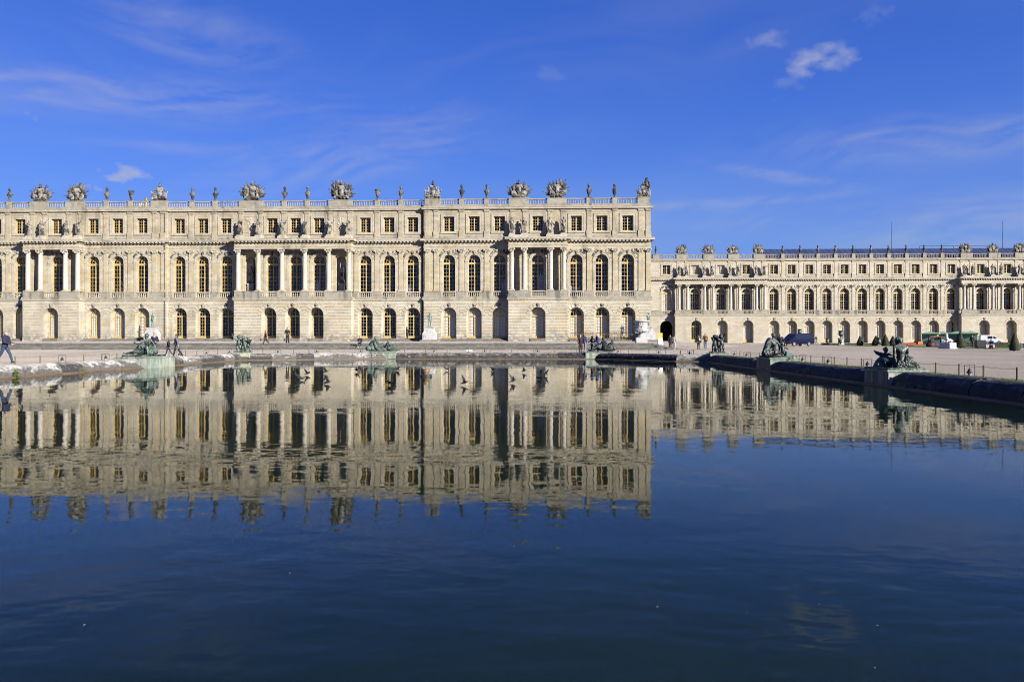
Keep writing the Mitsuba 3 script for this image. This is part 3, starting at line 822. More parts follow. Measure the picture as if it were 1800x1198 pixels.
# coping stones round the basin
RIM = thing('basin_rim', 'weathered rounded stone coping round the large water basin', 'basin rim')
PROF = [(0.0, ZW + .075), (.02, -.46), (.06, -.33), (.15, -.20), (.29, -.10), (.46, -.045), (.62, -.03), (.86, -.03), (.86, -.32), (.0, -.62)]
LPROF = [(-.16, ZW - .4), (-.16, ZW + .055), (-.13, ZW + .07), (.10, ZW + .07), (.10, ZW - .4)]
pts = np.array(OUT + [OUT[0]])
N = len(OUT)
sgn = -1 if Polygon(OUT).exterior.is_ccw else 1
dirs = [(pts[i + 1] - pts[i]) / np.linalg.norm(pts[i + 1] - pts[i]) for i in range(N)]
outn = [np.array([d[1], -d[0]]) * (1 if Polygon(OUT).exterior.is_ccw else -1) for d in dirs]


def mitre(i):
    a, b = outn[(i - 1) % N], outn[i % N]
    m = a + b
    return m / (m @ b)


rng = np.random.default_rng(17)


def prism_between(prof, c0, n0, c1, n1, jit=0.0):
    m = len(prof)
    v = []
    for c, n in ((c0, n0), (c1, n1)):
        for u, z in prof: v.append([c[0] + n[0] * u, c[1] + n[1] * u, z])
    v = np.array(v)
    if jit: v[:, 2] += rng.normal(0, jit) + (np.arange(len(v)) >= m) * rng.normal(0, jit)
    f = []
    for i in range(m):
        j = (i + 1) % m
        f += [[i, j, j + m], [i, j + m, i + m]]
    for i in range(1, m - 1): f += [[0, i + 1, i], [m, m + i, m + i + 1]]
    return v, f


# pedestals interrupt nothing: they stand in front of the coping
for i in range(N + 0):
    a, b = pts[i], pts[i + 1]
    L = np.linalg.norm(b - a)
    n = max(1, round(L / 1.75))
    cut = np.linspace(0, 1, n + 1)
    cut[1:-1] += rng.uniform(-.25, .25, n - 1) * (1 / n)
    for k in range(n):
        s0, s1 = cut[k], cut[k + 1]
        e = .012 / L
        c0, c1 = a + (b - a) * (s0 + (e if k else 0)), a + (b - a) * (s1 - e)
        n0 = mitre(i) if k == 0 else outn[i]
        n1 = mitre(i + 1) if k == n - 1 else outn[i]
        mid = (c0 + c1) / 2
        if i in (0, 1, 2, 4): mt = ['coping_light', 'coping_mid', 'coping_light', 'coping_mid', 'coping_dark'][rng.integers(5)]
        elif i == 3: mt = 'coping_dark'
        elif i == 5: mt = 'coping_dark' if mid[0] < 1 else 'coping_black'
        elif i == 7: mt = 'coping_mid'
        else: mt = 'coping_black'  # right rim faces away from the sun: its shade is painted in
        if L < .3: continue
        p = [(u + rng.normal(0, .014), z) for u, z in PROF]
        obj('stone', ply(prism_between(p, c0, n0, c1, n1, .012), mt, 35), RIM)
    obj('ledge', ply(prism_between(LPROF, a, mitre(i), b, mitre(i + 1)), 'ledge_stone'), RIM)
wm = MB()
v, f = trimesh.creation.triangulate_polygon(basin.buffer(.06, join_style=2), engine='earcut')
v, f = np.asarray(v), np.asarray(f)
w = np.column_stack([v, np.full(len(v), ZW)])
nz = np.cross(w[f[:, 1]] - w[f[:, 0]], w[f[:, 2]] - w[f[:, 0]])[:, 2]
obj('water', ply(wm.add(w, np.where((nz < 0)[:, None], f[:, ::-1], f)), 'water_surface')); tag('water', 'still dark blue basin water mirroring the palace', kind='structure')

# grass strip behind the coping on the right, lawn and hedges before the wing
rng = np.random.default_rng(4)
gv, gf = [], []
for k in range(9000):
    x, y = rng.uniform(14.46, 14.95), 4 + 58 * rng.random() ** 1.4
    h, a = rng.uniform(.03, .075), rng.uniform(0, 6.28)
    b = len(gv)
    gv += [[x - .012 * math.cos(a), y - .012 * math.sin(a), -.06], [x + .012 * math.cos(a), y + .012 * math.sin(a), -.06], [x + rng.normal(0, .02), y + rng.normal(0, .02), -.05 + h]]
    gf.append([b, b + 1, b + 2])
k = obj('grass_verge', ply(MB().add(gv, gf).box(14.44, 14.98, 3, 62.5, -.20, -.035), 'grass')); tag(k, 'narrow strip of grass between the right basin rim and the gravel', 'grass', kind='stuff')
lv = MB()
for x0, x1, y0, y1 in ((52.0, 140, 124.0, 150.0), (56.5, 140, 97.5, 123.0)):
    v = [[x0, y0, ground_z(y0) + .05], [x1, y0, ground_z(y0) + .05], [x1, y1, ground_z(y1) + .05], [x0, y1, ground_z(y1) + .05]]
    lv.add(v + [[p[0], p[1], p[2] - .2] for p in v], [[0, 1, 2], [0, 2, 3], [0, 4, 5], [0, 5, 1], [0, 3, 7], [0, 7, 4]])
k = obj('lawn', ply(lv, 'grass')); tag(k, 'dark green lawn beds in front of the far wing', kind='structure')


def leaf_shell(rng, pts, nrm, size, n_per=1):
    """Small leaf faces scattered over surface points."""
    v, f = [], []
    for p, n in zip(pts, nrm):
        a = np.cross(n, rng.normal(size=3)); a /= np.linalg.norm(a) + 1e-9
        b = np.cross(n, a) + n * rng.normal(0, .4)
        s = size * rng.uniform(.6, 1.3)
        i = len(v)
        v += [p - a * s * .5, p + a * s * .5, p + b * s]
        f.append([i, i + 1, i + 2])
    return np.array(v), np.array(f)


def box_hedge(x0, x1, y0, y1, z0, z1, rng):
    m = MB().box(x0 + .05, x1 - .05, y0 + .05, y1 - .05, z0, z1 - .05)
    n = int(120 * (x1 - x0))
    p = np.column_stack([rng.uniform(x0, x1, n), np.full(n, y0), rng.uniform(z0, z1, n)])
    m.add(*leaf_shell(rng, p + rng.normal(0, .03, (n, 3)), np.tile([0, -1., .2], (n, 1)), .13))
    p = np.column_stack([rng.uniform(x0, x1, n), rng.uniform(y0, y1, n), np.full(n, z1)])
    m.add(*leaf_shell(rng, p + rng.normal(0, .03, (n, 3)), np.tile([0, -.2, 1.], (n, 1)), .13))
    return ply(m, 'hedge_leaf')


for (x0, x1, y, lab) in ((57.2, 69, 116.0, 'low clipped box hedge behind the orange trailer'), (60.5, 100, 106.5, 'low clipped box hedge running behind the large cone topiary'), (52.5, 75, 146.0, 'low clipped hedge at the back edge of the far lawn')):
    k = thing('hedge', lab, 'hedge')
    obj('leaves', box_hedge(x0, x1, y, y + .8, ground_z(y) + .04, ground_z(y) + (.26 if y > 140 else .62), rng), k)
    obj('stem', ply(MB().tube([(x0 + .4, y + .4, ground_z(y)), (x0 + .4, y + .4, ground_z(y) + .4)], .03), 'bark'), k)

CONES = [(54.57, 102.34, 2.25, .66, 'tall dark cone topiary standing directly right of the marble sphinx'), (50.29, 83.71, 2.0, .50, 'dark cone topiary near the right edge before the white van'), (56.09, 131.12, 1.72, .72, 'squat cone topiary, leftmost of the three beyond the right basin'),
         (55.6, 126.5, 1.9, .62, 'slender cone topiary just left of the large bronze woman'), (54.2, 133.0, 1.75, .55, 'cone topiary set back between two other cones'), (57.9, 129.0, 1.65, .66, 'cone topiary half hidden by the head of the large bronze woman'),
         (55.1, 86.5, 2.1, .62, 'dark cone topiary cut off by the right edge of the photo')]
for i, (x, y, h, r, lab) in enumerate(CONES):
    k = thing('topiary', lab, 'topiary', 'cone topiaries on the lawn')
    rg = np.random.default_rng(50 + i)
    z0 = ground_z(y)
    m = MB()
    prof = [(r * .86, .08), (r * 1.0, .22), (r * .93, .45 * h * .5), (r * .66, h * .5), (r * .36, h * .76), (r * .12, h * .95), (.02, h)]
    m.lathe([(a * .93, b) for a, b in prof], (x, y, z0), 18)
    n = 3600
    t = 1 - np.sqrt(rg.random(n)) * .98
    a = rg.uniform(0, 6.283, n)
    rad = np.interp(t * h, [b for _, b in prof], [q for q, _ in prof]) * rg.normal(.99, .035, n)
    p = np.column_stack([x + rad * np.cos(a), y + rad * np.sin(a), z0 + t * h + .05])
    m.add(*leaf_shell(rg, p, np.column_stack([np.cos(a), np.sin(a), np.full(n, .3)]), .075))
    obj('crown', ply(m, 'hedge_leaf'), k)
    obj('trunk', ply(MB().tube([(x, y, z0 - .1), (x, y, z0 + .5)], .06), 'bark'), k)

# rope posts and low lamps round the basin
POSTS = [(-27.01, 38.43), (-27.06, 40.47), (-27.16, 44.58), (-27.21, 46.52), (-27.26, 48.32), (-27.59, 55.89), (-27.74, 58.84), (-27.85, 61.06), (-28.07, 65.57), (-27.39, 69.34), (-25.66, 69.82), (-23.13, 70.84),
         (-21.86, 71.42), (-20.08, 72.22), (8.07, 71.63), (9.68, 69.64), (10.94, 68.08), (11.97, 66.8), (13.02, 66.34), (14.85, 58.14), (14.85, 55.17), (14.84, 52.93), (14.84, 47.51), (14.84, 45.92), (14.84, 42.93),
         (14.83, 41.09), (14.83, 39.51), (14.83, 37.89), (14.83, 36.21), (14.83, 34.55), (14.82, 31.27), (14.82, 29.48), (14.82, 27.86), (14.82, 26.35), (14.82, 24.53)]
POSTS += [(x, 74.6) for x in np.arange(-15.5, 4.6, 2.1)]
post_m = ply(MB().lathe([(.035, 0), (.035, .40), (.028, .43), (.0, .435)], n=8), plain((.13, .13, .075), .8), 40)
rope_mat = plain((.22, .20, .16), .8)
nl = nr = nf = 0
cnt = {'left': 0, 'far': 0, 'right': 0}
for i, (x, y) in enumerate(POSTS):
    side = 'left' if x < -19 else ('right' if x > 14 else 'far')
    cnt[side] += 1
    k = obj('rope_post', post_m, None, T().translate([x, y, ground_z(y) - .01]))
    tag(k, f'{ORD[cnt[side] - 1]} short olive post ' + {'left': 'counted from the nearest, along the left basin rim', 'right': 'counted from the farthest, along the right basin rim', 'far': 'in order along the far basin rim'}[side], 'post', 'short rope posts round the basin')
ordered = [[p for p in POSTS if p[0] < -19], [p for p in POSTS if p[0] > 14], sorted([p for p in POSTS if -19 <= p[0] <= 14])]
for name, line in zip(('left', 'right', 'far'), ordered):
    m = MB()
    for (x0, y0), (x1, y1) in zip(line, line[1:]):
        if math.hypot(x1 - x0, y1 - y0) > 9: continue
        m.tube([(x0 + (x1 - x0) * t, y0 + (y1 - y0) * t, ground_z(y0) + .37 - .12 * t * (1 - t)) for t in np.linspace(0, 1, 5)], .006, 4)
    k = obj('rope', ply(m, rope_mat)); tag(k, f'thin sagging rope strung along the posts of the {name} basin rim', 'rope')
LAMPS = [(-27.11, 42.44), (-27.23, 47.0), (-27.68, 57.69), (-27.95, 63.08), (-28.0, 67.9), (-24.4, 70.26), (-21.21, 71.71), (-17.43, 73.43), (-10.47, 74.52), (-5.53, 74.55), (-0.39, 74.57), (7.21, 72.69), (10.41, 68.73), (12.68, 66.45),
         (14.85, 59.8), (14.85, 56.33), (14.84, 51.4), (14.84, 44.32), (14.83, 40.36), (14.83, 35.56), (14.82, 27.2)]
fr_m = ply(MB().tube([(-.2, 0, 0), (-.2, 0, .40), (-.185, 0, .42), (.185, 0, .42), (.2, 0, .40), (.2, 0, 0)], .012, 6), 'iron', 40)
la_m = ply(MB().lathe([(.11, .13), (.105, .16), (.07, .19), (.055, .25), (.03, .27), (.02, .30)], n=12).tube([(0, 0, .29), (0, 0, .42)], .008, 5), 'iron', 40)
lg_m = ply(MB().tube([(-.06, 0, 0), (-.06, 0, .14)], .012, 5).tube([(.06, 0, 0), (.06, 0, .14)], .012, 5).lathe([(.05, .02), (.055, .13)], n=10), plain((.30, .31, .32), .4), 40)
for i, (x, y) in enumerate(LAMPS):
    ang = 0 if -19 < x < 8 else (82 if x < -19 else -62)
    k = thing('garden_lamp', ORD[i] + ' low iron hoop lamp, counted clockwise round the basin from the left foreground', 'lamp', 'low hooped lamps round the basin')
    t = at(x, y, ground_z(y) - .01, 12)
    obj('hoop', fr_m, k, t); obj('hood', la_m, k, t); obj('stand', lg_m, k, t)
# ------------------------------------------------------------------ figures
_ico = {k: trimesh.creation.icosphere(k).vertices for k in (1, 2)}


def hull(*balls):
    return m3.Manifold.hull_points(np.vstack([_ico[1] * (b[3] if not isinstance(b[3], (tuple, list)) else np.array(b[3])) + np.array(b[:3]) for b in balls]))


def fuse(hulls, ref=.05, it=6, noise_amp=0., seed=0, freq=4., stretch=.35):
    m = m3.Manifold.batch_boolean(hulls, m3.OpType.Add).refine_to_length(ref)
    q = m.to_mesh()
    t = trimesh.Trimesh(q.vert_properties[:, :3], q.tri_verts, process=True)
    trimesh.smoothing.filter_taubin(t, lamb=.5, nu=.52, iterations=it)
    if noise_amp:
        v = np.array(t.vertices)
        nn = meshkit.fbm(v * [freq, freq, freq * stretch] + seed * 7.7, 3, seed) - .5
        t = trimesh.Trimesh(v + np.array(t.vertex_normals) * nn[:, None] * noise_amp * 2, t.faces, process=False)
    return t


def skeleton(lean=(0, 0), turn=0.0, head=(0, 0), la=None, ra=None, ll=None, rl=None, pelvis=.95, px=(0, 0), kid=False):
    """Joints of a 1.75 m figure facing -y. la/ra: (elbow, wrist); ll/rl: (knee, ankle) as points."""
    hx, hy = px
    lx, ly = lean
    J = dict(pelvis=(hx, hy, pelvis, .135), waist=(hx + lx * .25, hy + ly * .25, pelvis + .17, .118), chest=(hx + lx * .65, hy + ly * .65, pelvis + .38, .142), neck=(hx + lx, hy + ly, pelvis + .57, .052))
    nx, ny, nz = J['neck'][:3]
    J['skull'] = (nx + head[0], ny - .015 + head[1], pelvis + .72, .098)
    J['jaw'] = (nx + head[0], ny - .055 + head[1], pelvis + .645, .058)
    c, s = math.cos(turn), math.sin(turn)
    for k, sg, arm, leg in (('l', -1, la, ll), ('r', 1, ra, rl)):
        sh = (nx + sg * .175 * c, ny + sg * .175 * s, pelvis + .50)
        J['sh' + k] = sh + (.062,)
        el, wr = arm or ((sh[0] + sg * .06, sh[1] + .03, sh[2] - .29), (sh[0] + sg * .07, sh[1] - .05, sh[2] - .54))
        J['el' + k], J['wr' + k] = tuple(el) + (.043,), tuple(wr) + (.030,)
        d = np.array(wr) - np.array(el); d /= np.linalg.norm(d)
        J['pa' + k] = tuple(np.array(wr) + d * .085) + (.036,)
        J['hip' + k] = (hx + sg * .09, hy, pelvis - .03, .095)
        kn, an = leg or ((hx + sg * .10, hy - .02, .50), (hx + sg * .10, hy + .02, .085))
        J['kn' + k], J['an' + k] = tuple(kn) + (.060,), tuple(an) + (.042,)
        f = np.array([0, -1., 0])
        J['to' + k] = (an[0] + sg * .02, an[1] - .15, max(an[2] - .05, .03) if an[2] < .3 else an[2] - .06, .034)
        J['he' + k] = (an[0], an[1] + .05, max(an[2] - .045, .035) if an[2] < .3 else an[2] - .04, .036)
    return J


def fingers(J, k):
    wr, pa = np.array(J['wr' + k][:3]), np.array(J['pa' + k][:3])
    d = (pa - wr) / np.linalg.norm(pa - wr)
    side = np.cross(d, [0, 1., 0.3]); side /= np.linalg.norm(side)
    curl = np.cross(side, d)
    hs = []
    for i, (o, l) in enumerate(((-.027, .062), (-.009, .072), (.009, .068), (.026, .052))):
        a = pa + side * o + d * .02
        b = a + d * l * .6 + curl * .008
        e = b + d * l * .45 + curl * .03
        hs += [hull((*a, .0095), (*b, .0088)), hull((*b, .0088), (*e, .0075))]
    a = pa + side * -.034 - d * .03
    b = a - side * .03 + d * .035
    e = b + d * .03 + curl * .012
    hs += [hull((*a, .011), (*b, .0095)), hull((*b, .0095), (*e, .008))]
    return hs


def body_hulls(J, fingered=True, nude=False):
    g = lambda *n: hull(*[J[x] for x in n])
    h = [g('pelvis', 'waist'), g('waist', 'chest'), g('chest', 'shl', 'shr'), g('shl', 'shr', 'neck'), g('neck', 'jaw'), g('skull', 'jaw'), g('pelvis', 'hipl', 'hipr')]
    sk, jw = np.array(J['skull'][:3]), np.array(J['jaw'][:3])
    f = np.array([0, -1., 0])
    nose = (sk + jw) / 2 + f * .085
    h.append(hull((*(nose + [0, .02, .025]), .014), (*nose, .017)))
    for s in (-1, 1):
        h.append(hull((*(sk + [s * .094, .015, -.03]), .02), (*(sk + [s * .098, .02, -.01]), .018)))
        h.append(hull((*(sk + [s * .035, -.088, -.02]), .014)))
    for k in 'lr':
        h += [g('sh' + k, 'el' + k), g('el' + k, 'wr' + k), g('wr' + k, 'pa' + k), g('hip' + k, 'kn' + k), g('kn' + k, 'an' + k), g('an' + k, 'he' + k), g('he' + k, 'to' + k)]
        kn, an = np.array(J['kn' + k][:3]), np.array(J['an' + k][:3])
        c = kn + (an - kn) * .3
        h.append(hull((*(c + [0, .015, 0]), .058), (*(kn), .05)))
        if fingered: h += fingers(J, k)
    return h


def infl(J, names, extra, rad=None):
    return hull(*[(*J[n][:3], J[n][3] + extra if rad is None else rad) for n in names])


def upper_wear(J, e=.022, long=0.0, sleeves=True):
    h = [infl(J, ('pelvis', 'waist'), e), infl(J, ('waist', 'chest'), e), infl(J, ('chest', 'shl', 'shr'), e), infl(J, ('shl', 'shr', 'neck'), e * .8)]
    if long:
        p = J['pelvis']
        h.append(hull((*p[:3], p[3] + e + .02), (p[0] - .10, p[1], p[2] - long, .09 + e), (p[0] + .10, p[1] + .02, p[2] - long, .09 + e)))
    else:
        h.append(infl(J, ('pelvis', 'hipl', 'hipr'), e * .6))
    if sleeves:
        for k in 'lr': h += [infl(J, ('sh' + k, 'el' + k), e), infl(J, ('el' + k, 'wr' + k), e * .8)]
    return h


def lower_wear(J, e=.018):
    h = [infl(J, ('pelvis', 'hipl', 'hipr'), e * .5)]
    for k in 'lr': h += [infl(J, ('hip' + k, 'kn' + k), e), infl(J, ('kn' + k, 'an' + k), e)]
    return h


SKIN = plain((.52, .34, .26), .6)


def person(label, x, y, z, face, J, h=1.75, top=(.02, .02, .03), legs=(.03, .04, .08), shoe=(.02, .02, .02), hair=(.05, .035, .025), long=0., bag=None, extra=()):
    """face: degrees, 0 looks towards -y (towards the camera), 90 to the right of the photo."""
    k = thing('person', label, 'person')
    top, legs = [tuple(.62 * q for q in c) for c in (top, legs)]
    s = h / 1.75
    t = at(x, y, z, face, s)
    sm = lambda hs, c, ref=.045, it=5, rough=.8: ply(fuse(hs, ref, it), plain(c, rough) if not isinstance(c, str) else c, True)
    obj('body', sm(body_hulls(J), SKIN, .035, 2), k, t)
    obj('coat' if long else 'jacket', ply(fuse(upper_wear(J, .024, long), .05, 4, .012, len(label), 5., .6), plain(top, .85), True), k, t)
    obj('trousers', ply(fuse(lower_wear(J), .05, 4, .010, len(label) + 3, 6., .6), plain(legs, .85), True), k, t)
    for q in 'lr': obj('shoe', sm([infl(J, ('he' + q, 'to' + q), .014), infl(J, ('he' + q, 'an' + q), .008)], shoe, .03, 2), k, t)
    sk = np.array(J['skull'][:3])
    hh = [hull((*(sk + [0, .022, .022]), .098), (*(sk + [0, -.03, .045]), .075), (*(sk + [0, .045, -.03]), .082))]
    if long or bag == 'hairlong': hh.append(hull((*(sk + [0, .05, 0]), .08), (*(sk + [0, .075, -.17]), .055)))
    obj('hair', sm(hh, hair, .03, 2), k, t)
    for nm, hs, c in extra: obj(nm, sm(hs, c), k, t)
    return k


def walk(a=.28, arm=.18, lean=(0, -.03), bend=.06):
    return skeleton(lean=lean, la=((-.25, -.02 - arm * .4, 1.17), (-.24, -.12 - arm, .98)), ra=((.25, .10 + arm * .3, 1.17), (.25, .12 + arm * .6, .93)),
                    ll=((-.09, a * .55 - .02, .50), (-.09, a + .16, .13)), rl=((.09, -a * .62, .51), (.10, -a - .02, .085)))


STAND = skeleton()
HOLD = skeleton(la=((-.26, .02, 1.16), (-.12, -.22, 1.12)), ra=((.26, .02, 1.16), (.12, -.22, 1.12)))
PHOTO = skeleton(la=((-.24, -.10, 1.24), (-.10, -.26, 1.45)), ra=((.24, -.10, 1.24), (.10, -.26, 1.45)), head=(0, -.02))
SIT = skeleton(pelvis=.47, lean=(0, -.16), head=(0, -.05), la=((-.25, -.20, .70), (-.06, -.38, .66)), ra=((.25, -.20, .70), (.06, -.38, .66)), ll=((-.13, -.44, .52), (-.14, -.46, .085)), rl=((.13, -.44, .52), (.14, -.46, .085)))
gz = lambda y: float(ground_z(y))
person('grey haired man in dark blue jacket and jeans striding right along the left rim', -29.4, 41.0, gz(41), 90, skeleton(lean=(0, -.05), la=((-.24, -.14, 1.15), (-.10, -.40, 1.08)), ra=((.24, -.10, 1.15), (.08, -.40, 1.08)),
       ll=((-.09, .16, .50), (-.09, .46, .12)), rl=((.09, -.22, .52), (.10, -.36, .085))), 1.72, (.022, .028, .09), (.045, .075, .17), hair=(.22, .20, .19),
       extra=[('camera', [hull((-.02, -.50, 1.09, .045), (.05, -.50, 1.09, .045))], (.02, .02, .02))])
person('man in navy jumper and dark trousers standing just behind the left bronze reclining figure', -31.3, 61.0, gz(61), 25, skeleton(la=((-.26, .03, 1.15), (-.22, -.08, .92)), ra=((.27, .02, 1.16), (.14, -.22, 1.10)), ll=((-.09, .05, .5), (-.09, .10, .085)), rl=((.09, -.1, .5), (.1, -.12, .085))), 1.78,
       (.016, .02, .05), (.05, .06, .13), hair=(.26, .19, .15), extra=[('collar', [hull((-.05, -.07, 1.50, .035), (.05, -.07, 1.50, .035))], (.7, .7, .7))])
person('child in black jacket and white shoes walking beside a woman in a grey coat', -29.6, 59.9, gz(60), -90, walk(.24, .2), 1.30, (.012, .012, .016), (.035, .045, .12), shoe=(.8, .8, .8), hair=(.06, .035, .02))
person('woman in long blue grey coat and black leggings walking left with a child', -28.0, 58.0, gz(58), -80, walk(.22, .02), 1.68, (.16, .18, .27), (.014, .014, .02), long=.30, hair=(.02, .015, .012), extra=[('scarf', [hull((0, -.15, 1.36, .07), (0, -.15, 1.20, .07))], (.35, .13, .10)), ('bag', [hull((-.1, -.2, 1.05, .10), (-.05, -.2, 1.0, .10))], (.012, .012, .012))])
person('woman in dark red coat walking left up the terrace steps before the central arches', -33.25, 91.4, .66, -80, walk(.24, .10), 1.64, (.19, .012, .03), (.014, .014, .018), shoe=(.16, .06, .03), long=.26, hair=(.10, .05, .03))
person('man in long black coat standing at the terrace edge in front of the middle arch', -31.2, 93.2, .82, 30, skeleton(la=((-.26, .03, 1.15), (-.14, -.18, 1.03)), ra=((.26, .0, 1.15), (.16, -.22, 1.12)), ll=((-.09, .03, .5), (-.09, .06, .085)), rl=((.1, -.04, .5), (.13, -.05, .085))), 1.86, (.012, .012, .016), (.012, .012, .014), long=.22, hair=(.02, .015, .01))
person('person in dark jacket and white shoes sitting on the terrace steps', -21.4, 89.9, .36, 5, SIT, 1.74, (.015, .018, .035), (.035, .05, .12), shoe=(.75, .75, .75), hair=(.22, .08, .05))
person('person in dark maroon coat and black trousers standing left of the right reclining bronze group', 3.85, 76.6, gz(76), 20, STAND, 1.72, (.045, .010, .016), (.012, .012, .014), long=.18, hair=(.35, .32, .30))
person('person in blue jacket partly hidden behind the one in the maroon coat', 4.3, 77.6, gz(77), 160, STAND, 1.80, (.05, .06, .18), (.30, .32, .40), hair=(.18, .12, .09))
person('person in black with a brown backpack standing behind the right reclining bronze group', 5.0, 76.3, gz(76), -60, skeleton(la=((-.26, -.05, 1.2), (-.30, -.30, 1.12)), ra=((.26, .02, 1.15), (.27, -.06, .9))), 1.62, (.014, .012, .012), (.014, .014, .016), hair=(.16, .07, .03), extra=[('backpack', [hull((-.08, .22, 1.36, .10), (.08, .22, 1.36, .10), (-.09, .22, 1.02, .11), (.09, .22, 1.02, .11))], (.22, .085, .02))])
person('bald man in bright blue jacket bending above the right reclining bronze group', 5.55, 75.9, gz(75) , -75, skeleton(lean=(0, -.10), la=((-.25, -.1, 1.15), (-.2, -.30, 1.0)), ra=((.25, -.1, 1.15), (.2, -.28, 1.0))), 1.84, (.03, .04, .30), (.04, .05, .12), hair=(.40, .26, .20))
person('woman in white trousers and top with red sash standing near the dark passage arch', 15.1, 88.2, gz(87), 160, skeleton(ll=((-.09, .04, .5), (-.08, .06, .085))), 1.66, (.62, .52, .52), (.62, .60, .64), shoe=(.75, .75, .75), hair=(.05, .03, .025), extra=[('sash', [hull((-.2, -.02, 1.12, .09), (.2, -.02, 1.12, .09))], (.26, .03, .05))])
person('person in black standing close behind the woman in white trousers', 14.95, 90.0, gz(90), 10, STAND, 1.70, (.014, .014, .016), (.014, .014, .016), hair=(.03, .02, .015))
person('person in black outfit with white scarf standing left of the man in brown jacket', 18.9, 93.4, gz(93), 10, skeleton(la=((-.26, .02, 1.16), (-.20, -.12, 1.0)), ra=((.26, -.05, 1.2), (.12, -.18, 1.42))), 1.66, (.013, .013, .015), (.012, .012, .014), hair=(.02, .015, .012), extra=[('scarf', [hull((.02, -.14, 1.38, .07), (.12, -.15, 1.14, .07), (.2, -.06, 1.34, .06))], (.62, .60, .62))])
person('man in orange brown jacket and blue jeans facing the basin', 20.05, 95.0, gz(95), 0, HOLD, 1.86, (.20, .085, .025), (.10, .16, .36), shoe=(.35, .32, .28), hair=(.12, .05, .03), extra=[('bag', [hull((.12, -.20, 1.02, .07), (.2, -.18, .96, .07))], (.04, .02, .02))])
person('man in dark navy coat walking away beyond the second bronze figure on the right rim', 20.95, 68.3, gz(68), 172, skeleton(la=((-.28, .08, 1.16), (-.36, .12, .93)), ra=((.28, -.02, 1.16), (.33, -.10, .92)), ll=((-.08, .12, .48), (-.07, .22, .12)), rl=((.08, -.05, .5), (.08, -.06, .085))), 1.76, (.014, .016, .045), (.03, .04, .13), hair=(.35, .33, .32), long=.10)
person('small figure in brown walking beside the dark blue van', 62.0, 176.0, gz(176), -70, walk(.24, .2), 1.74, (.20, .12, .08), (.16, .11, .09), hair=(.10, .06, .04))
person('person in dark clothes standing between the cone topiary and the white van', 57.9, 105.7, gz(105), -20, STAND, 1.72, (.014, .016, .03), (.02, .025, .05), hair=(.04, .03, .02))
person('worker in bright blue and red crouching beside the dark generator', 53.9, 94.2, gz(94), -40, skeleton(pelvis=.42, lean=(0, -.2), la=((-.24, -.25, .72), (-.12, -.42, .60)), ra=((.24, -.25, .72), (.12, -.42, .60)), ll=((-.14, -.34, .46), (-.14, -.12, .085)), rl=((.14, -.34, .46), (.14, -.12, .085))), 1.74, (.03, .09, .45), (.30, .03, .04), hair=(.05, .04, .03))

# ------------------------------------------------------------------ stone figures of the palace


def draped(seed, la, ra, H=2.75):
    """A standing draped statue of 2.55 m on a plinth."""
    J = skeleton(lean=(.03 * (-1) ** seed, 0), la=la, ra=ra, head=(.02, 0), ll=((-.12, -.10, .50), (-.12, -.04, .085)))
    h = body_hulls(J, False)
    h += [hull(J['pelvis'], (-.16, -.02, .10, .11), (.16, .03, .10, .12)), hull((*J['chest'][:3], .16), (*J['pelvis'][:3], .16)), hull((.10, .12, 1.42, .09), (.20, .16, .25, .10), (-.05, .16, .25, .10)),
          hull((-.18, -.08, 1.38, .05), (.16, -.12, 1.0, .07)), hull((.2, -.05, .98, .06), (.24, 0, .3, .07))]
    t = fuse(h, .06, 4, .035, seed, 6., .3)
    t.apply_scale(H / 1.75)
    return t


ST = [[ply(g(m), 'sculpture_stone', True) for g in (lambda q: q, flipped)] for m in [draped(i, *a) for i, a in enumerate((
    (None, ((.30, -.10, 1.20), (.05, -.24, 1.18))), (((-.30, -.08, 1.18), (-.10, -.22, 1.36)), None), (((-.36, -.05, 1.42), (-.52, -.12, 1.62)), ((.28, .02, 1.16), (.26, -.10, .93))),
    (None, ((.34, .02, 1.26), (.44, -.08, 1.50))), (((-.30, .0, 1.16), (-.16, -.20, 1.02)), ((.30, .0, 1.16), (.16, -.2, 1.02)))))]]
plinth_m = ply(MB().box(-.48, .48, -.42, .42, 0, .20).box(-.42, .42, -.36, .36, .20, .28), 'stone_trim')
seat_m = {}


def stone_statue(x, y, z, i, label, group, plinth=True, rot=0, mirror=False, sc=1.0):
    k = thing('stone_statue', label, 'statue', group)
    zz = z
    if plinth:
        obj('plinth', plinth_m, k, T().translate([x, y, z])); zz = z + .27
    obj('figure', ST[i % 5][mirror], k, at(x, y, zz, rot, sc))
    return k


def ledge(x0, x1, y, z):
    return ply(MB().box(x0, x1, y - .55, y + .55, z, z + .42), 'stone_trim')


def statue_row(L, B, sets, groupname, where, yfun):
    n = 0
    for si, (name, xs, blocks) in enumerate(sets):
        for a, b in blocks:
            y = yfun((a + b) / 2) + .62
            obj('statue_ledge', ledge(a, b, y, L['ctop'] + .006), B)
        for i, x in enumerate(xs):
            y = yfun(x) + .62
            stone_statue(x, y, L['ctop'] + .42, (i * 2 + si * 3 + (i // 2)), f'{ORD[i]} grey stone statue from the left on the {name}', groupname, True, (i * 37 % 50) - 25, i % 2 == 1)


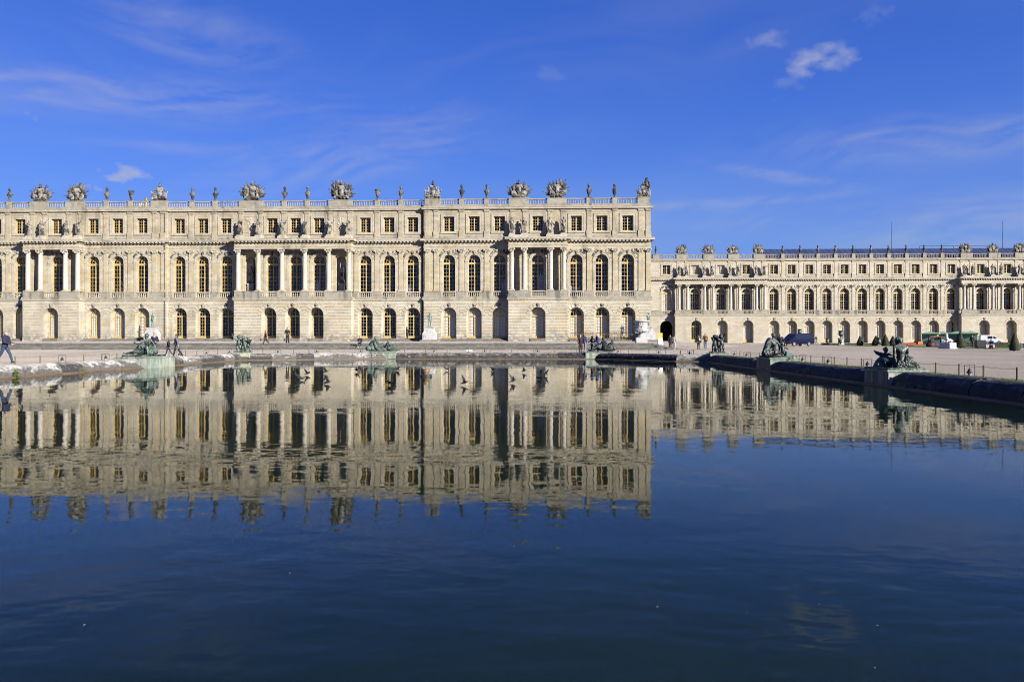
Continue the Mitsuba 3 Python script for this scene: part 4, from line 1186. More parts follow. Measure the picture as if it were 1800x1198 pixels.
statue_row(MAIN, PAL, [
    ('left palace portico', [XC - 46.0, XC - 43.7, XC - 39.4, XC - 37.35], [(XC - 46.6, XC - 43.1), (XC - 40.0, XC - 36.8)]),
    ('central palace portico', [XC - 9.4, XC - 6.15, XC - 2.0, XC + 2.0, XC + 6.15, XC + 9.4], [(XC - 10.0, XC - 5.5), (XC - 2.7, XC - 1.3), (XC + 1.3, XC + 2.7), (XC + 5.5, XC + 10.0)]),
    ('right palace portico', [XC + 37.35, XC + 39.4, XC + 43.7, XC + 46.0], [(XC + 36.8, XC + 40.0), (XC + 43.1, XC + 46.6)])], 'statues along the palace porticos', 'palace', yg)
statue_row(WING, WNG, [('nearer wing portico', [36.0, 38.1, 42.6, 44.75, 49.3, 51.5, 56.0, 58.2], [(35.3, 38.8), (42.0, 45.4), (48.7, 52.2), (55.4, 58.8)]),
                       ('wing portico at the right edge', [109.3, 111.5, 116.4, 118.6, 123.2, 125.3], [(108.6, 112.2), (115.7, 119.3), (122.5, 126.0), (129.0, 132.1)])], 'statues along the wing porticos', 'wing', wyg)
for s, nm in ((-1, 'left'), (1, 'right')):
    x = XC + s * 7.95
    k = stone_statue(x, 131.2, 10.95, 0 if s < 0 else 4, f'weathered stone statue standing in the {nm} niche behind the central portico columns', 'statues in the niches', False, 0, s > 0, 1.12)
    obj('pedestal', ply(MB().box(x - .6, x + .6, 130.85, 131.6, 8.5, 8.8).box(x - .5, x + .5, 130.9, 131.55, 8.8, 10.7).box(x - .6, x + .6, 130.84, 131.6, 10.7, 10.95), 'stone_trim'), k)

# urns on the roof balustrades
urn_p = [(.30, 0), (.30, .12), (.14, .18), (.12, .30), (.20, .48), (.33, .95), (.36, 1.22), (.28, 1.34), (.22, 1.42), (.26, 1.48)]
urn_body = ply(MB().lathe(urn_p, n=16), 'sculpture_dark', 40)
rngu = np.random.default_rng(2)
fl = MB().lathe([(.24, 1.46), (.16, 1.56), (.09, 1.62), (.20, 1.78), (.24, 1.95), (.15, 2.16), (.02, 2.30)], n=12)
v, f = fl.out()
v = v + (meshkit.fbm(v * 6, 3, 3)[:, None] - .5) * .10 * (v[:, 2:] > 1.6)
urn_flame = ply((v, f), 'sculpture_dark', True)
hnd = MB()
for s in (-1, 1): hnd.tube([(s * .33, 0, .95), (s * .47, 0, 1.10), (s * .44, 0, 1.30), (s * .34, 0, 1.24)], .05, 6)
urn_handle = ply(hnd, 'sculpture_dark', 40)
open_body = ply(MB().lathe([(.28, 0), (.28, .12), (.13, .18), (.12, .34), (.24, .6), (.34, 1.1), (.36, 1.42), (.46, 1.52), (.46, 1.62), (.34, 1.64), (.32, 1.4)], n=16), 'sculpture_dark', 40)
ux = [x for x in both([2.0, 14.16, 18.2, 28.74, 33.02, 50.33, 54.66]) if x > -95]
for i, x in enumerate(ux):
    u = round(x - XC, 2)
    opened = u in (14.16,) or abs(u + 28.74) < .1 or u == -28.74
    k = thing('stone_urn', f'{ORD[i]} stone urn from the left on the main palace roof, ' + ('open without a flame' if opened else 'topped with a flame'), 'urn', 'urns along the main palace roof')
    t = at(x, yb(x) + .36, MAIN['aped'], (i * 53) % 40, 1.08)
    obj('body', open_body if opened else urn_body, k, t)
    if not opened: obj('flame', urn_flame, k, t); obj('handle', urn_handle, k, t)
for i, x in enumerate([30.2] + mids):
    k = thing('stone_urn', f'{ORD[i]} small stone urn from the left along the far wing balustrade', 'urn', 'urns along the far wing roof')
    t = at(x, 204.36, WING['aped'], (i * 41) % 50, 1.0)
    obj('body', urn_body, k, t); obj('flame', urn_flame, k, t)

# trophies of arms on the balustrades: cuirass on a post, helmet with plume, fanned banners and spears, shields, drapery


def blob(hs, ref=.09, it=3, amp=.05, seed=0, fr=3.):
    return fuse(hs, ref, it, amp, seed, fr, .8)


def trophy_parts(seed, H):
    r = np.random.default_rng(seed)
    P = {}
    P['cuirass'] = [blob([hull((0, 0, .9, .36), (0, 0, 1.25, .30)), hull((0, 0, 1.25, .30), (-.25, 0, 1.75, .24), (.25, 0, 1.75, .24)), hull((-.38, 0, 1.72, .15), (-.52, -.05, 1.42, .12)), hull((.38, 0, 1.72, .15), (.52, -.05, 1.42, .12)), hull((-.3, 0, .75, .14), (.3, 0, .75, .14), (0, -.1, .62, .2))], seed=seed)]
    P['helmet'] = [blob([hull((0, 0, 2.12, .20), (0, -.04, 2.28, .19)), hull((0, -.14, 2.2, .10), (0, -.2, 2.16, .06)), hull((0, .05, 2.45, .12), (0, .14, 2.62, .12), (0, -.12, 2.50, .07)), hull((0, .2, 2.5, .11), (0, .28, 2.2, .09))], .07, 2, .04, seed)]
    ban = []
    for s, lst in ((-1, (10, 26, 43, 62, 82)), (1, (14, 30, 47, 66, 85))):
        for a in lst:
            a = math.radians(a + r.uniform(-6, 6)) * s
            L = r.uniform(1.35, 2.0) * (1 - .12 * abs(a))
            o = np.array([s * .15, r.uniform(.0, .28), .75])
            d = np.array([math.sin(a), 0, math.cos(a)])
            e = o + d * L
            side = np.array([math.cos(a), 0, -math.sin(a)]) * s
            hs = [hull((*o, .06), (*(e + d * .42), .045))]
            m1, m2 = o + d * L * .55, e
            hs.append(hull((*m1, .13), (*m2, .08), (*(m2 + side * .34 - d * .12), .09), (*(m1 + side * .34 + [0, -.12, 0]), .14)))
            ban.append(blob(hs, .09, 2, .07, seed + len(ban), 3.5))
    P['banner'] = ban
    sh = []
    for s in (-1, 1):
        c = np.array([s * r.uniform(.65, .85), -.22, .62])
        m = trimesh.creation.icosphere(2)
        m.apply_scale([.40, .13, .52]); m.apply_transform(trimesh.transformations.rotation_matrix(s * .45, [0, 1, 0])); m.apply_translation(c)
        b = trimesh.creation.icosphere(1); b.apply_scale([.12, .1, .12]); b.apply_translation(c + [0, -.13, 0])
        sh.append(trimesh.util.concatenate([m, b]))
    P['shield'] = sh
    base = [hull((-.85, 0, .12, .20), (.85, 0, .12, .20)), hull((-.6, .1, .3, .26), (-.2, 0, .5, .24)), hull((.6, .1, .3, .26), (.2, 0, .5, .24))]
    for k in range(7): base.append(hull((r.uniform(-1, 1), r.uniform(-.3, .05), r.uniform(.15, .45), r.uniform(.12, .2)), (r.uniform(-.9, .9), r.uniform(-.3, .1), r.uniform(.3, .75), r.uniform(.08, .14))))
    P['arms'] = [blob(base, .09, 2, .08, seed + 40, 3.)]
    fig = []
    for s in (-1, 1):
        x = s * r.uniform(.62, .78)
        fig.append(blob([hull((x, 0, .5, .22), (x * .95, 0, 1.05, .20)), hull((x * .95, 0, 1.05, .2), (x * .9, -.02, 1.3, .14)), hull((x * .92, -.04, 1.58, .15)), hull((x * .9, 0, 1.25, .1), (x + s * .32, -.1, 1.05, .08)), hull((x + s * .32, -.1, 1.05, .08), (x + s * .45, -.15, 1.35, .07)), hull((x, -.1, .5, .18), (x + s * .25, -.3, .3, .15))], .08, 3, .06, seed + 60, 4.))
    P['captive'] = fig
    return [{k: [ply(g(m), 'sculpture_stone' if k in ('cuirass', 'shield', 'captive') else 'sculpture_dark', True) for m in v] for k, v in P.items()} for g in (lambda q: q, flipped)]


TV = [trophy_parts(3, 3.), trophy_parts(8, 3.), trophy_parts(15, 3.)]


def trophy(x, y, z, i, sc, label, group, use):
    k = thing('stone_trophy', label, 'sculpture', group)
    t = at(x, y, z, 0, sc)
    for nm in use:
        for sh in TV[i % 3][i % 2][nm]: obj(nm, sh, k, t)


tro = [(s * u, u) for s in (-1, 1) for u in (7.8, 23.78, 38.5, 44.95, 59.55)]
names = {-59.55: 'at the far left corner of the palace roof', -44.95: 'above the left portico of the palace, left of two', -38.5: 'above the left portico of the palace, right of two', -23.78: 'on the palace roof midway between left and central porticos', -7.8: 'above the left niche of the central portico', 7.8: 'above the right niche of the central portico',
         23.78: 'on the palace roof midway between central and right porticos', 38.5: 'above the right portico of the palace, left of two', 44.95: 'above the right portico of the palace, right of two', 59.55: 'at the right corner of the palace roof'}
for i, (u, a) in enumerate(sorted(tro)[1:]):
    use = ('cuirass', 'helmet', 'banner', 'shield', 'arms') if a in (38.5, 44.95) else (('cuirass', 'helmet', 'captive', 'arms', 'banner') if a < 10 else ('cuirass', 'helmet', 'captive', 'shield', 'arms'))
    trophy(XC + u, yb(XC + u) + .55, MAIN['aped'], i, 1.30 if a < 10 else (1.18 if a < 50 else .98), 'weathered stone trophy of arms ' + names[u], 'trophies of arms on the palace roof', use)
for i, x in enumerate((37.0, 44.0, 50.5, 57.1, 110.4, 117.5, 124.2)):
    trophy(x, 204.7, WING['aped'], i + 1, .98, f'{ORD[i]} small stone trophy of arms from the left on the far wing roof', 'trophies of arms on the wing roof', ('cuirass', 'helmet', 'banner', 'shield', 'arms', 'captive'))
# tall winged figure that closes the right corner
k = thing('stone_statue', 'dark plumed stone figure standing upright at the outer right corner of the palace roof', 'statue')
obj('figure', ply(draped(9, (((-.34, .0, 1.3), (-.5, -.1, 1.1))), ((.3, 0, 1.2), (.34, -.1, .95))), 'sculpture_dark', True), k, at(17.75, 130.7, MAIN['aped'], -30, 1.2))
obj('plume', ply(blob([hull((0, 0, 3.05, .18), (.1, .1, 3.3, .16), (-.1, .1, 3.25, .14))], .07, 2), 'sculpture_dark', True), k, at(17.75, 130.7, MAIN['aped'], 0, 1.0))
# gilded ornament on the roof behind the left trophies
k = thing('roof_ornament', 'small gilded scroll ornament glinting behind the roof balustrade on the left', 'ornament')
x, y, z = -71.6, 136.5, 23.9
m = MB().lathe([(.9, 0), (.9, .25), (.5, .5), (.35, 1.0), (.55, 1.4), (.3, 1.7), (.2, 2.2), (.42, 2.5), (.1, 3.1)], (x, y, z), 12)
for s in (-1, 1): m.tube([(x + s * .4, y, z + .9), (x + s * 1.1, y, z + 1.3), (x + s * 1.25, y, z + 2.0), (x + s * .85, y, z + 2.1), (x + s * .8, y, z + 1.7)], .16, 7)
obj('scroll', ply(m, 'gilding', 40), k)
# ------------------------------------------------------------------ bronzes round the basin


def bronze_fig(J, ref=.04, seed=0, amp=.016, wig=True):
    h = body_hulls(J, True)
    sk = np.array(J['skull'][:3])
    rg = np.random.default_rng(seed)
    for k in range(26 if wig else 0):
        a = rg.uniform(0, 6.28); e = rg.uniform(.05, 1.5)
        h.append(hull((*(sk + np.array([math.cos(a) * math.cos(e) * .095, .03 + math.sin(a) * math.cos(e) * .09, .03 + math.sin(e) * .09])), .027)))
    return fuse(h, ref, 2, amp, seed, 8., .5)


def folds(hs, seed, ref=.035):
    """Cloth: a smoothed mass with deep running folds."""
    t = fuse(hs, ref, 4)
    v = np.array(t.vertices)
    q = meshkit.fbm(v * [5, 5, 1.6] + seed * 3.3, 2, seed)
    r = np.abs(np.sin((q * 3.4 + v[:, 0] * 1.2 + v[:, 1] * 1.7 - v[:, 2] * .8) * 9.5)) - .5
    return trimesh.Trimesh(v + np.array(t.vertex_normals) * (r * .055)[:, None], t.faces, process=False)


def infant(seed=0, arms=None, legs=None, lean=(0, 0), wings=False):
    """A chubby child of about 0.95 m."""
    r = np.random.default_rng(seed)
    lx, ly = lean
    hip, ch, hd = np.array([0, 0, .38]), np.array([lx * .7, ly * .7, .60]), np.array([lx * 1.2, ly * 1.2, .86])
    h = [hull((*hip, .125), (*(hip + [0, -.02, .1]), .13)), hull((*(hip + [0, -.02, .1]), .13), (*ch, .11)), hull((*ch, .09), (*(ch + [lx * .2, 0, .14]), .05)), hull((*hd, .115), (*(hd + [0, -.05, -.05]), .08))]
    for k in range(20):
        a = r.uniform(0, 6.28); e = r.uniform(.1, 1.5)
        h.append(hull((*(hd + [.10 * math.cos(a) * math.cos(e), .02 + .10 * math.sin(a) * math.cos(e), .02 + .10 * math.sin(e)]), .028)))
    h.append(hull((*(hd + [0, -.12, -.03]), .022)))
    arms = arms or [(-.30, -.10, .42), (.30, -.10, .42)]
    for s, w in zip((-1, 1), arms):
        sh = ch + np.array([s * .11, 0, .07]); w = np.array(w, float); el = (sh + w) / 2 + np.array([s * .05, .04, -.02])
        h += [hull((*sh, .055), (*el, .045)), hull((*el, .045), (*w, .036)), hull((*w, .038), (*(w + (w - el) * .3), .03))]
    legs = legs or [((-.10, -.05, .2), (-.11, .0, .04)), ((.10, -.05, .2), (.11, .0, .04))]
    for s, (kn, an) in zip((-1, 1), legs):
        h += [hull((*(hip + [s * .07, 0, -.03]), .09), (*kn, .065)), hull((*kn, .065), (*an, .042)), hull((*an, .04), (an[0], an[1] - .1, an[2] - .01, .03))]
    if wings:
        for s in (-1, 1): h.append(hull((ch[0] + s * .05, .10, ch[2] + .08, .03), (ch[0] + s * .44, .16, ch[2] + .22, .02), (ch[0] + s * .36, .16, ch[2] + .08, .02), (ch[0] + s * .18, .14, ch[2] - .02, .025)))
    return fuse(h, .035, 2, .014, seed, 11., .6)


def slab(w, d, h, seed, z=0):
    m = trimesh.creation.box([w, d, h]).subdivide().subdivide().subdivide()
    v = np.array(m.vertices)
    v += (meshkit.noise(v * 3.1 + seed * 9, 1)[:, None] - .5) * .05 * [1, 1, .6]
    m.vertices = v + [0, 0, z + h / 2]
    return m


def pedestal(label, x, y, w, d, rot=0, z1=.02, cap=True, shade_face=False):
    k = thing('statue_pedestal', label, 'pedestal')
    t = at(x, y, 0, rot)
    b = m3.Manifold.cube([w, d, z1 - ZW + .4], True).translate([0, 0, (z1 + ZW - .4) / 2]).refine_to_length(.2)
    obj('block', ply(b, 'verdigris_stone'), k, t)
    if shade_face: obj('water_side', ply(MB().box(-w / 2 - .012, -w / 2 + .05, -d / 2 + .002, d / 2 - .002, ZW - .3, z1 - .004), 'shade_streak_stone'), k, t)  # added dark sheet: shade of this face put into its colour, plus streaks
    if cap: obj('slab', ply(MB().box(-w / 2 - .06, w / 2 + .06, -d / 2 - .06, d / 2 + .06, z1, z1 + .07), 'verdigris_stone'), k, t)
    return z1 + (.07 if cap else 0)


def lying(side=1, lift=.0, s=1):
    """Seated and leaning on one hand, legs stretched to the other side (legs towards +x * side)."""
    q = side
    J = {}
    P = lambda x, y, z, r: (x * q, y, z, r)
    J['pelvis'] = P(0, 0, .18, .15); J['waist'] = P(-.06, 0, .36, .125); J['chest'] = P(-.12, -.01, .58, .15); J['neck'] = P(-.11, -.01, .80, .055)
    J['skull'] = P(-.06, -.03, .97, .105); J['jaw'] = P(-.02, -.06, .89, .06)
    J['shl'] = P(-.26, .05, .74, .065); J['shr'] = P(.04, -.08, .74, .065)
    J['ell'] = P(-.42, .12, .44, .045); J['wrl'] = P(-.44, .02, .10, .034); J['pal'] = P(-.47, -.04, .05, .038)
    J['elr'] = P(.20, -.22, .55, .045); J['wrr'] = P(.40, -.20, .58, .034); J['par'] = P(.47, -.20, .60, .036)
    J['hipl'] = P(.06, .09, .16, .12); J['knl'] = P(.50, .12, .42, .072); J['anl'] = P(.80, .12, .12, .045); J['tol'] = P(.98, .10, .07, .035); J['hel'] = P(.78, .12, .06, .036)
    J['hipr'] = P(.06, -.10, .16, .12); J['knr'] = P(.52, -.16, .16, .075); J['anr'] = P(.98, -.12, .08, .045); J['tor'] = P(1.14, -.12, .10, .035); J['her'] = P(.98, -.10, .05, .036)
    return J


def group_thing(label, cat='statue'):
    return thing('bronze_group', label, cat, 'bronze groups round the basin')


def put(k, name, m, mt, x, y, z, rot=0, s=1.0, mirror=False):
    return obj(name, ply(flipped(m) if mirror else m, mt, True), k, at(x, y, z, rot, s))


def fig_put(k, J, drape, seed, mt, x, y, z, rot, s, mirror=False):
    put(k, 'figure', bronze_fig(J, seed=seed), mt, x, y, z, rot, s, mirror)
    put(k, 'drapery', folds(drape, seed), mt, x, y, z, rot, s, mirror)


# left rim: reclining figure, legs to the left, urn and drapery behind
z = pedestal('pale green stained stone pedestal under the left reclining bronze', -26.75, 50.9, 2.3, 3.6, 0, .03)
k = group_thing('green bronze reclining figure with legs stretched left, on the left basin rim')
put(k, 'plinth', slab(1.5, 2.9, .12, 1), 'bronze', -26.75, 50.8, z)
drp = [hull((.25, .14, .2, .20), (.16, .18, .62, .16)), hull((.30, .1, .2, .2), (.42, .1, .2, .16)), hull((-.1, -.05, .2, .17), (-.35, -.1, .16, .12)), hull((.2, .0, .45, .12), (.3, -.1, .12, .14))]
fig_put(k, lying(-1), drp, 2, 'bronze', -26.5, 50.5, z + .10, -6, 1.32)
put(k, 'child', infant(5, [(-.1, -.25, .5), (.28, -.1, .75)]), 'bronze', -26.25, 50.2, z + .10, -30, 1.0)
# far left corner: standing children
z = pedestal('whitish stone pedestal with green runs at the far left basin corner', -27.2, 69.0, 1.5, 1.5, 12, .02)
k = group_thing('dark green bronze group of standing children at the far left basin corner')
put(k, 'plinth', slab(1.35, 1.0, .12, 3), 'bronze', -27.2, 69.0, z)
put(k, 'child', infant(1, [(-.36, -.02, .98), (.25, -.15, .55)]), 'bronze', -27.55, 68.9, z + .1, 20, 1.5)
put(k, 'child', infant(2, [(-.25, -.12, .5), (.32, .02, .72)], lean=(-.06, 0)), 'bronze', -27.0, 68.8, z + .1, -15, 1.42)
put(k, 'child', infant(3, [(-.28, .1, .5), (.40, -.05, .62)], [((-.1, -.05, .2), (-.11, .0, .04)), ((.14, .02, .2), (.26, .12, .05))], wings=True), 'bronze', -26.8, 69.3, z + .1, 160, 1.3)
# far rim, left: two seated figures
z = pedestal('pale pedestal with a square white front at the left end of the far rim', -15.3, 74.2, 2.6, 1.9, 0, .0)
k = group_thing('dark green bronze pair of seated figures at the left end of the far rim')
put(k, 'plinth', slab(2.5, 1.2, .10, 5), 'bronze', -15.4, 74.0, z)
fig_put(k, lying(1), [hull((-.3, .1, .2, .2), (-.5, .1, .2, .18), (-.35, .1, .6, .14)), hull((-.62, -.05, .2, .20))], 4, 'bronze', -16.0, 73.9, z + .08, 8, 1.26)
fig_put(k, lying(1), [hull((0, .1, .2, .18), (.1, .2, .55, .12))], 6, 'bronze', -14.75, 73.8, z + .08, -6, .98)
# far rim, right: reclining figure with child
z = pedestal('green streaked pedestal under the reclining bronze at the right of the far rim', 5.55, 74.3, 2.7, 1.9, 0, -.02)
k = group_thing('dark bronze reclining figure with two children at the right end of the far rim')
put(k, 'plinth', slab(2.5, 1.2, .10, 7), 'bronze_dark', 5.6, 74.1, z)
fig_put(k, lying(-1), [hull((.25, .15, .2, .24), (.6, .15, .2, .22), (.7, .1, .5, .14)), hull((.5, -.1, .16, .2), (.9, 0, .2, .16))], 8, 'bronze_dark', 5.85, 74.1, z + .08, 172, 1.22, True)
put(k, 'child', infant(9, [(-.25, -.2, .6), (.2, -.25, .6)], lean=(.06, -.05)), 'bronze_dark', 6.75, 74.1, z + .2, -40, 1.05)
put(k, 'child', infant(10, [(-.28, -.12, .62), (.2, -.22, .5)]), 'bronze_dark', 4.95, 74.0, z + .08, 40, 1.15)
# far right corner: children dancing
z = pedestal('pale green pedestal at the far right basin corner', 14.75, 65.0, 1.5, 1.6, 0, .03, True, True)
k = group_thing('dark bronze group of children with raised arms at the far right basin corner')
put(k, 'plinth', slab(1.2, 1.1, .12, 9), 'bronze_dark', 14.75, 65.0, z)
put(k, 'child', infant(11, [(-.12, -.2, .9), (.34, -.05, .92)], lean=(.03, 0)), 'bronze_dark', 14.45, 64.9, z + .1, 12, 1.45)
put(k, 'child', infant(12, [(-.36, -.05, .9), (.12, -.12, 1.02)], lean=(-.04, 0)), 'bronze_dark', 15.05, 64.9, z + .1, 30, 1.5)
put(k, 'child', infant(13, [(-.3, -.1, .85), (.3, -.1, .85)]), 'bronze_dark', 14.75, 65.35, z + .1, 170, 1.38)
# right rim, middle: mother bending to a child
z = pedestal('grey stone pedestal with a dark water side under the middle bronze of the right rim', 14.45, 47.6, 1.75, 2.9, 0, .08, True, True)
k = group_thing('dark bronze woman leaning over a small child, middle bronze of the right rim')
put(k, 'plinth', slab(1.5, 2.5, .10, 11), 'bronze_dark', 14.45, 47.6, z)
fig_put(k, lying(1), [hull((-.3, .1, .2, .22), (-.6, .15, .1, .12), (-.15, .18, .6, .16)), hull((-.25, .12, .75, .12), (-.65, .2, .12, .14)), hull((.2, .05, .15, .2), (.5, .1, .2, .15))], 14, 'bronze_dark', 14.15, 47.5, z + .08, 56, 1.27)
put(k, 'child', infant(15, [(-.25, -.18, .65), (.22, -.2, .55)], [((-.12, -.22, .30), (-.1, -.3, .06)), ((.12, -.22, .3), (.12, -.3, .06))], lean=(-.05, -.03)), 'bronze_dark', 14.5, 46.85, z + .02, 30, .95)
put(k, 'shell', slab(.45, .35, .22, 13), 'bronze_blue', 14.8, 46.6, z + .05)
# right rim, near: woman seen from behind and winged child
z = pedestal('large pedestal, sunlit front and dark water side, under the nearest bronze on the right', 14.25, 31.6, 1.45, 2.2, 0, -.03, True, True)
k = group_thing('large bronze woman seen from behind beside a winged child, nearest bronze on the right rim')
put(k, 'plinth', slab(1.5, 2.0, .08, 15), 'bronze_dark', 14.2, 31.55, z)
J = dict(pelvis=(0, 0, .20, .185), waist=(0, .0, .42, .150), chest=(.0, -.02, .68, .175), neck=(-.03, -.06, .93, .065), skull=(-.05, -.12, 1.10, .118), jaw=(-.07, -.19, 1.02, .07), shl=(-.24, -.02, .85, .075), shr=(.23, -.02, .84, .075),
         ell=(-.30, .08, .52, .055), wrl=(-.24, .16, .16, .042), pal=(-.22, .18, .06, .045), elr=(.34, -.16, .60, .052), wrr=(.18, -.42, .55, .04), par=(.12, -.5, .56, .042),
         hipl=(-.12, -.05, .17, .155), knl=(-.30, -.55, .30, .09), anl=(-.36, -.85, .10, .05), tol=(-.36, -1.0, .06, .04), hel=(-.36, -.8, .05, .04), hipr=(.13, -.05, .17, .155), knr=(.10, -.60, .22, .09), anr=(.0, -.95, .08, .05), tor=(0, -1.1, .06, .04), her=(0, -.9, .05, .04))
drp = [hull((.10, .08, .14, .22), (.46, .16, .06, .12), (.30, .05, .32, .17)), hull((.22, .0, .46, .10), (.40, .12, .25, .09), (.58, .15, .05, .09)), hull((-.2, .20, .05, .09), (.5, .26, .04, .08)), hull((-.1, .05, .16, .22), (.15, .12, .10, .2))]
for q in range(9): drp.append(hull((.16 + .04 * q, .16, .40 - .03 * q, .03), (.12 + .06 * q, .28, .06, .035)))
t = bronze_fig(J, .028, 21, .012, False)
put(k, 'drapery', folds(drp, 21, .03), 'bronze_dark', 14.36, 31.3, z + .05, 180, .99, True)
put(k, 'figure', t, 'bronze_dark', 14.36, 31.3, z + .05, 180, .99, True)
hb = fuse([hull((-.05, -.10, 1.16, .115), (-.05, -.02, 1.14, .10))] + [hull((-.05 + .11 * math.cos(a), -.08 + .11 * math.sin(a), 1.13 + .05 * math.sin(3 * a), .05)) for a in np.linspace(0, 6.28, 11)] + [hull((-.04, .06, 1.12, .06), (-.03, .09, 1.05, .05))], .03, 2, .02, 5, 12.)
put(k, 'hair', hb, 'bronze', 14.36, 31.3, z + .05, 180, .99, True)
put(k, 'child', infant(22, [(-.12, -.25, .7), (.22, -.2, .6)], [((-.12, -.2, .26), (-.1, -.3, .05)), ((.12, -.2, .26), (.12, -.3, .05))], lean=(.02, -.02), wings=True), 'bronze_dark', 13.93, 31.75, z + .02, 8, .88)
put(k, 'drapery', fuse([hull((-.25, 0, .05, .14), (.2, 0, .05, .18), (.0, .05, .42, .14)), hull((.0, -.1, .3, .15), (.45, -.2, .3, .16))], .06, 3, .06, 4, 7.), 'bronze_dark', 13.85, 31.75, z + .04, 0, 1.0)

# bronzes on white pedestals against the palace foot
ped = MB().box(-1.15, 1.15, -.75, .75, 0, .10).box(-1.12, 1.12, -.72, .72, .10, 1.15).box(-1.0, 1.0, -.62, .62, 1.15, 1.32)
prof = Polygon([(-.98, 1.32), (.98, 1.32), (.80, 1.6), (.74, 1.95), (-.74, 1.95), (-.80, 1.6)])
ped.xz(prof, -.58, .58).box(-.86, .86, -.66, .66, 1.95, 2.08)
ped_m = ply(ped, 'marble')
base_m = ply(MB().box(-1.5, 1.5, -1.0, 1.0, 0, .28), 'step_stone')
for i, (x, lab, la, ra) in enumerate(((-65.9, 'third of the left half', None, ((.32, -.05, 1.24), (.30, -.30, 1.10))), (-18.7, 'right of the central portico', ((-.3, -.05, 1.22), (-.2, -.2, 1.42)), None), (17.6, 'at the right corner', ((-.28, 0, 1.18), (-.1, -.2, 1.1)), None))):
    where = ('left of the central portico', 'between the central and right porticos', 'at the right palace corner')[i]
    k = thing('wall_pedestal', 'white marble pedestal against the palace foot ' + where, 'pedestal')
    y = 127.7
    t = T().translate([x, y, .94])
    obj('footing', base_m, k, t); obj('block', ped_m, k, T().translate([x, y, 1.20]))
    if i == 2:
        for zz in (1.75, 1.95): obj('inscription_band', ply(MB().box(-.62, .62, -.735, -.715, zz, zz + .06), plain((.45, .46, .5))), k, T().translate([x, y, .35]))
    k = thing('bronze_statue', 'green bronze standing nude figure on a white pedestal ' + where, 'statue')
    J = skeleton(la=la, ra=ra, ll=((-.12, -.06, .5), (-.12, .0, .085)), rl=((.12, .02, .5), (.13, .06, .085)), lean=(.03, 0))
    put(k, 'figure', bronze_fig(J, .045, 30 + i), 'bronze_blue', x, y, 3.36, -25 + 30 * i, 1.32)
    obj('plinth', ply(MB().box(-.5, .5, -.4, .4, 0, .10), 'bronze_blue'), k, T().translate([x, y, 3.275]))

# great marble vase at the corner of the steps
k = thing('marble_vase', 'huge white marble vase with carved belly at the right end of the terrace steps', 'vase')
x, y, z = 12.25, 95.0, .82
obj('block', ply(m3.Manifold.batch_hull([m3.Manifold.cube([1.30, 1.30, .66], True), m3.Manifold.cube([1.36, 1.36, .56], True)]).translate([x, y, z + .33]), 'marble'), k)
obj('foot', ply(MB().lathe([(.55, .66), (.58, .76), (.42, .86), (.33, 1.0), (.30, 1.12), (.38, 1.2), (.34, 1.26)], (x, y, z), 28), 'marble', 40), k)
obj('belly', ply(MB().lathe([(.30, 1.24), (.62, 1.36), (.80, 1.52), (.84, 1.66), (.70, 1.74), (.66, 1.86), (.64, 2.3), (.68, 2.48), (.80, 2.56)], (x, y, z), 32), 'marble', 40), k)
obj('lip', ply(MB().lathe([(.78, 2.55), (.98, 2.62), (1.02, 2.70), (.98, 2.76), (.80, 2.74), (.7, 2.6)], (x, y, z), 32), 'marble', 40), k)
rg = np.random.default_rng(6)
m = MB()
ico = trimesh.creation.icosphere(1)
for j in range(70):
    a = rg.uniform(0, 6.28); zz = rg.uniform(1.85, 2.42)
    q = rg.uniform(.05, .11)
    m.add(ico.vertices * [q, q, q * rg.uniform(1, 2.6)] + [x + .655 * math.cos(a), y + .655 * math.sin(a), z + zz], ico.faces)
for j in range(26):
    a = j / 26 * 6.283
    m.add(ico.vertices * [.09, .09, .16] + [x + .76 * math.cos(a), y + .76 * math.sin(a), z + 1.52], ico.faces)
obj('relief', ply(m, 'marble', True), k)
for s in (-1, 1): obj('handle', ply(MB().tube([(x + s * .80, y, z + 1.6), (x + s * .98, y, z + 1.75), (x + s * .98, y, z + 1.95), (x + s * .78, y, z + 2.05)], .07, 8), 'marble', 40), k)

# wrought iron railing before the right-hand doors
k = thing('iron_railing', 'wrought iron railing with gilt scrollwork before the three right-hand palace doors', 'railing')
x0, x1, y, z0, z1 = 4.9, 17.0, 128.5, 1.08, 2.42
obj('rail', ply(MB().tube([(x0, y, z1), (x1, y, z1)], .035, 6).tube([(x0, y, z0 + .12), (x1, y, z0 + .12)], .025, 6), 'iron'), k)
for xx in np.linspace(x0, x1, 11): obj('post', ply(MB().tube([(xx, y, z0 - .2), (xx, y, z1 + .06)], .03, 6), 'iron'), k)
for a, b in zip(np.linspace(x0, x1, 11), np.linspace(x0, x1, 11)[1:]):
    m = MB(); c = (a + b) / 2; h = (z1 - z0) / 2
    for s in (-1, 1):
        for q in (-1, 1):
            th = np.linspace(0, 5.2, 12)
            rr = .24 * (1 - th / 7)
            m.tube(np.column_stack([c + s * (.27 + rr * np.cos(th) * .9), np.full(12, y), z0 + h + .05 + q * (.26 + rr * np.sin(th))]), .018, 5)
        m.tube([(c + s * .02, y, z0 + .15), (c + s * .10, y, z0 + h), (c + s * .02, y, z1 - .05)], .02, 5)
    obj('scroll', ply(m, 'iron_gilt', 40), k)
k = thing('stair_block', 'low stone platform under the iron railing', 'platform')
obj('platform', ply(MB().box(4.7, 17.2, 128.2, 130.05, .9, 1.20), 'step_stone'), k)

